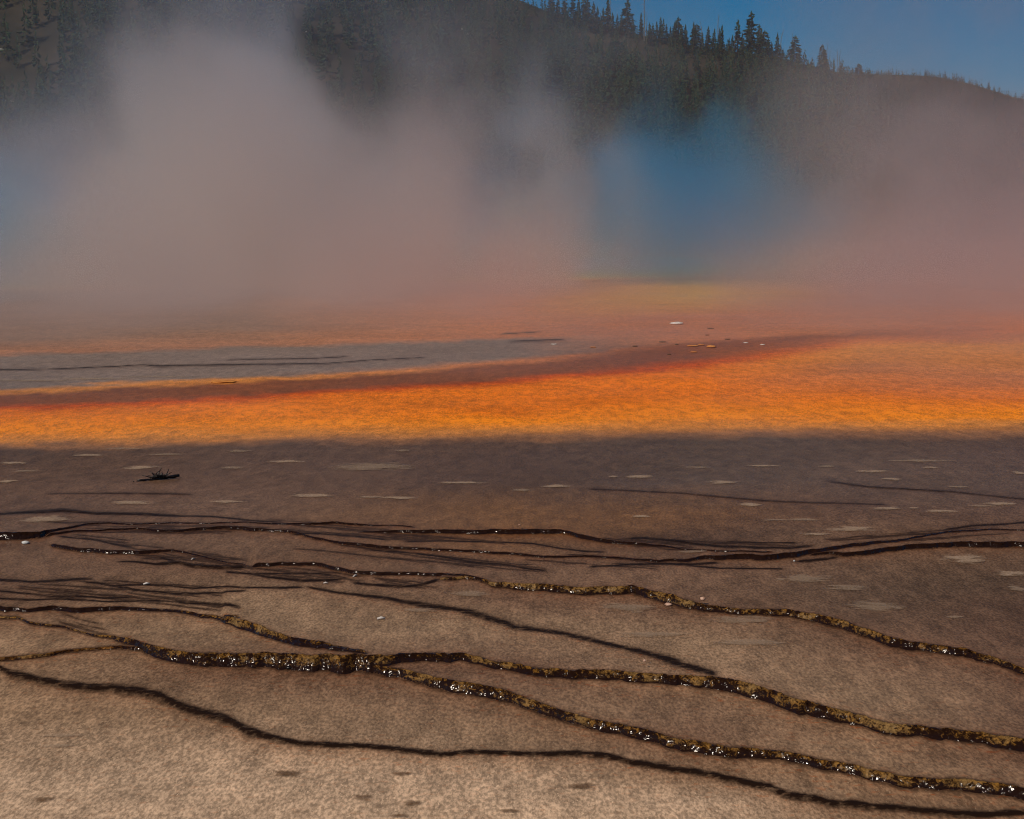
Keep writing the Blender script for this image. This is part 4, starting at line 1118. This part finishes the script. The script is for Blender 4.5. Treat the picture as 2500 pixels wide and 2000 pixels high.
# raised crusts out on the orange flats
def crust(px, py, w_, h_, mat, label, seed, cat='crust'):
    o = stone('mat_crust', px, py, w_, h_, mat, label, cat, seed, 0.0, 'raised crusts on the orange flats')
    o.scale = (1, 1.3, 0.9)


stone('sinter_mound', 1653, 792, 32, 8, M_SINTER, 'white sinter mound by the water at the far orange flats', 'mound', 20)
CR = [(1737,848,24,8,M_CRUST,'largest bright orange crust at the edge of the dark runoff'),(1712,843,18,5,M_CRUST,'orange crust just left of the largest one'),(1690,845,28,4,M_CRUST,'long low orange crust in the far cluster'),
 (1652,842,10,4,M_DARKCRUST,'small dark crust in the middle of the far orange cluster'),(1550,846,12,4,M_DARKCRUST,'dark crust in the left half of the far orange cluster'),(1448,849,16,4,M_CRUST,'orange crust alone at the left of the far cluster'),
 (1618,835,20,3,M_DARKCRUST,'flat brown crust above the far orange cluster'),(1776,829,14,3,M_DARKCRUST,'flat brown crust at the upper right of the far cluster'),(1634,867,10,4,M_DARKCRUST,'lowest brown crust of the far cluster'),
 (1693,860,18,3,M_CRUST,'orange crust below the long low one'),(1821,838,12,3,M_SINTER,'pale sinter flake on the dark runoff, left of two'),(1862,842,12,3,M_SINTER,'pale sinter flake on the dark runoff, right of two'),(1735,803,16,3,M_DARKCRUST,'brown crust right below the white sinter mound'),
 (1727,819,10,3,M_DARKCRUST,'small brown crust far right behind the cluster'),(1352,841,16,3,M_SINTER,'pale flake on the grey water edge, centre'),(545,933,60,5,M_CRUST,'low reddish brown mound at the grey water edge, left')]
for k, (a, b, c, d, m_, lab) in enumerate(CR):
    crust(a, b, c, d, m_, lab, 30 + k)

# ------------------------------------------------------------------ steam rising off the spring (volumes)
def build_steam(name, label, colour, plumes, veils, mist, seed, lo, hi, res, base_fade=0.0):
    """a voxel field of plumes: (centre x, y, radius x, radius y, top height, density, lean) plus a low mist."""
    vm = bpy.data.materials.new(name)
    vm.use_nodes = True
    t = NT(vm.node_tree); t.n.clear()
    out = t.new('ShaderNodeOutputMaterial')
    pv = t.new('ShaderNodeVolumePrincipled')
    pv.inputs['Color'].default_value = (*colour, 1)
    pv.inputs['Density'].default_value = 1.0
    pv.inputs['Anisotropy'].default_value = STEAM_G
    t.l.new(pv.outputs[0], out.inputs['Volume'])

    ng = bpy.data.node_groups.new(name, 'GeometryNodeTree')
    ng.interface.new_socket('Geometry', in_out='OUTPUT', socket_type='NodeSocketGeometry')
    g = NT(ng)
    go = g.new('NodeGroupOutput')
    pos = g.new('GeometryNodeInputPosition').outputs[0]
    sep = g.new('ShaderNodeSeparateXYZ'); g.l.new(pos, sep.inputs[0])
    x0, y0, z0 = sep.outputs
    sh = g.new('ShaderNodeVectorMath', operation='ADD'); g.l.new(pos, sh.inputs[0]); sh.inputs[1].default_value = (seed * 13.7, seed * 5.1, seed * 3.3)

    shs = g.new('ShaderNodeVectorMath', operation='MULTIPLY'); g.l.new(sh.outputs[0], shs.inputs[0]); shs.inputs[1].default_value = (1.0, 0.35, 0.9)

    def vnz(scale, detail, amp):
        wn_ = g.new('ShaderNodeTexNoise'); wn_.inputs['Scale'].default_value = scale; wn_.inputs['Detail'].default_value = detail
        g.l.new(shs.outputs[0], wn_.inputs['Vector'])
        wv = g.new('ShaderNodeVectorMath', operation='SUBTRACT'); g.l.new(wn_.outputs['Color'], wv.inputs[0]); wv.inputs[1].default_value = (0.5, 0.5, 0.5)
        wm = g.new('ShaderNodeVectorMath', operation='MULTIPLY'); g.l.new(wv.outputs[0], wm.inputs[0]); wm.inputs[1].default_value = amp
        return wm.outputs[0]
    wp = g.new('ShaderNodeVectorMath', operation='ADD'); g.l.new(pos, wp.inputs[0]); g.l.new(vnz(0.20, 4, (7, 9, 6)), wp.inputs[1])
    s2 = g.new('ShaderNodeSeparateXYZ'); g.l.new(wp.outputs[0], s2.inputs[0])
    x, y, z = s2.outputs
    total = None; veil = None
    for (cx, cy_, rx, ry, top, amp, lean, thin) in [(*p_, False) for p_ in plumes] + [(*p_, True) for p_ in veils]:
        dx = g.math('DIVIDE', g.math('SUBTRACT', g.math('SUBTRACT', x, cx), g.math('MULTIPLY', z, lean)), g.math('ADD', rx * 0.85, g.math('MULTIPLY', z, 0.02 * rx)))
        dy = g.math('DIVIDE', g.math('SUBTRACT', y, cy_), ry)
        rr_ = g.math('ADD', g.math('MULTIPLY', dx, dx), g.math('MULTIPLY', dy, dy))
        e = g.math('MULTIPLY', g.math('EXPONENT', g.math('MULTIPLY', rr_, -1.0)), amp)
        b = g.math('MULTIPLY', e, g.ramp(z, top * 0.40, top * 1.08, 1.0, 0.0))
        if thin: veil = b if veil is None else g.math('ADD', veil, b)
        else: total = b if total is None else g.math('ADD', total, b)
    nz = g.new('ShaderNodeTexNoise')
    nz.inputs['Scale'].default_value = 0.22; nz.inputs['Detail'].default_value = 6; nz.inputs['Roughness'].default_value = 0.62
    vs_ = g.new('ShaderNodeVectorMath', operation='MULTIPLY'); g.l.new(wp.outputs[0], vs_.inputs[0]); vs_.inputs[1].default_value = (1.0, 0.20, 0.72)
    g.l.new(vs_.outputs[0], nz.inputs['Vector'])
    fill = g.math('ADD', g.math('MULTIPLY', total, 13.0), g.math('MULTIPLY', g.math('SUBTRACT', nz.outputs[0], 0.5), 5.2))
    total = g.math('MULTIPLY', total, g.ramp(fill, 0.1, 0.85, 0.05, 1.55))
    if base_fade: total = g.math('MULTIPLY', total, g.ramp(z0, 0.3, base_fade, 0.45, 1.0))
    if veil is not None: total = g.math('ADD', total, g.math('MULTIPLY', veil, g.ramp(nz.outputs[0], 0.38, 0.64, 0.45, 1.6)))
    if mist:
        # low mist hugging the pool and the flats
        low = g.math('EXPONENT', g.math('MULTIPLY', z0, -1 / 2.2))
        reach = g.math('ADD', y0, g.math('MULTIPLY', x0, 0.35))
        low = g.math('MULTIPLY', low, g.ramp(reach, 21.0, 52.0, 0.0, mist))
        gap = g.math('DIVIDE', g.math('SUBTRACT', x0, g.math('MULTIPLY', y0, 0.105)), 6.0)
        gap = g.math('MULTIPLY', g.math('EXPONENT', g.math('MULTIPLY', g.math('MULTIPLY', gap, gap), -1.0)), g.ramp(y0, 28.0, 48.0, 0.0, 0.90))
        low = g.math('MULTIPLY', low, g.math('SUBTRACT', 1.0, gap))
        low = g.math('MULTIPLY', low, g.ramp(y0, 85.0, 125.0, 1.0, 0.15))
        low = g.math('MULTIPLY', low, g.ramp(nz.outputs[0], 0.34, 0.66, 0.35, 1.45))
        total = g.math('ADD', total, low)
    for k, co in enumerate((x0, y0, z0)):
        if k < 2: total = g.math('MULTIPLY', total, g.ramp(co, lo[k] + 1.0, lo[k] + 10.0))
        total = g.math('MULTIPLY', total, g.ramp(co, hi[k] - 10.0, hi[k] - 1.0, 1.0, 0.0))
    total = g.math('MAXIMUM', g.math('SUBTRACT', total, 0.0004), 0.0)
    vc = g.new('GeometryNodeVolumeCube')
    vc.inputs['Min'].default_value = lo
    vc.inputs['Max'].default_value = hi
    for ax, r in zip('XYZ', res): vc.inputs['Resolution ' + ax].default_value = r
    g.l.new(total, vc.inputs['Density'])
    sm = g.new('GeometryNodeSetMaterial'); sm.inputs['Material'].default_value = vm
    g.l.new(vc.outputs[0], sm.inputs[0])
    g.l.new(sm.outputs[0], go.inputs[0])
    me = bpy.data.meshes.new(name)
    me.materials.append(vm)
    o = bpy.data.objects.new(name, me)
    COL.objects.link(o)
    md = o.modifiers.new('steam', 'NODES'); md.node_group = ng
    tag(o, label, kind='stuff')
    return o


STEAM_G = 0.56
build_steam('steam', 'billowing pale steam rising off the hot spring', (0.99, 0.915, 0.885), [
    (-13.3, 62, 4.0, 14, 16, 0.080, 0.03), (-10.4, 64, 2.8, 12, 11, 0.066, -0.1), (-17, 64, 3.2, 13, 10.5, 0.045, 0.15), (-21.5, 66, 3.4, 14, 8.5, 0.026, 0.0), (-30, 70, 6, 14, 12, 0.04, 0.0), (-16, 80, 6, 14, 22, 0.014, 0.1),
    (-4.0, 62, 2.0, 11, 14, 0.042, 0.03), (-6.8, 66, 2.8, 12, 9.5, 0.058, 0.0), (-0.4, 66, 2.9, 12, 9.5, 0.055, 0.05), (3.2, 68, 2.5, 13, 16, 0.026, 0.03), (0.5, 80, 5, 14, 22, 0.010, 0.1),
    (21.0, 72, 6.3, 15, 11, 0.027, 0.1), (18.5, 76, 5.0, 15, 28, 0.013, 0.06), (12.5, 112, 7, 18, 34, 0.006, 0.2), (29, 66, 6, 14, 9, 0.03, 0.1), (-4, 54, 7, 9, 4, 0.022, 0.0)],
    [(21, 78, 6.5, 14, 46, 0.016, 0.0), (28, 78, 5, 14, 44, 0.011, 0.0), (4, 86, 6, 14, 44, 0.007, 0.0), (-8, 80, 6, 14, 40, 0.008, 0.0), (-20, 80, 8, 14, 34, 0.007, 0.0)],
    0.15, 1.0, (-48, 18, 0.06), (52, 150, 34), (180, 190, 62))
build_steam('pool_light_tint_steam', 'thin steam over the pool right of centre, tinted blue for light off the water', (0.08, 0.64, 0.95), [  # blue volume colour stands in for light thrown up by the pool
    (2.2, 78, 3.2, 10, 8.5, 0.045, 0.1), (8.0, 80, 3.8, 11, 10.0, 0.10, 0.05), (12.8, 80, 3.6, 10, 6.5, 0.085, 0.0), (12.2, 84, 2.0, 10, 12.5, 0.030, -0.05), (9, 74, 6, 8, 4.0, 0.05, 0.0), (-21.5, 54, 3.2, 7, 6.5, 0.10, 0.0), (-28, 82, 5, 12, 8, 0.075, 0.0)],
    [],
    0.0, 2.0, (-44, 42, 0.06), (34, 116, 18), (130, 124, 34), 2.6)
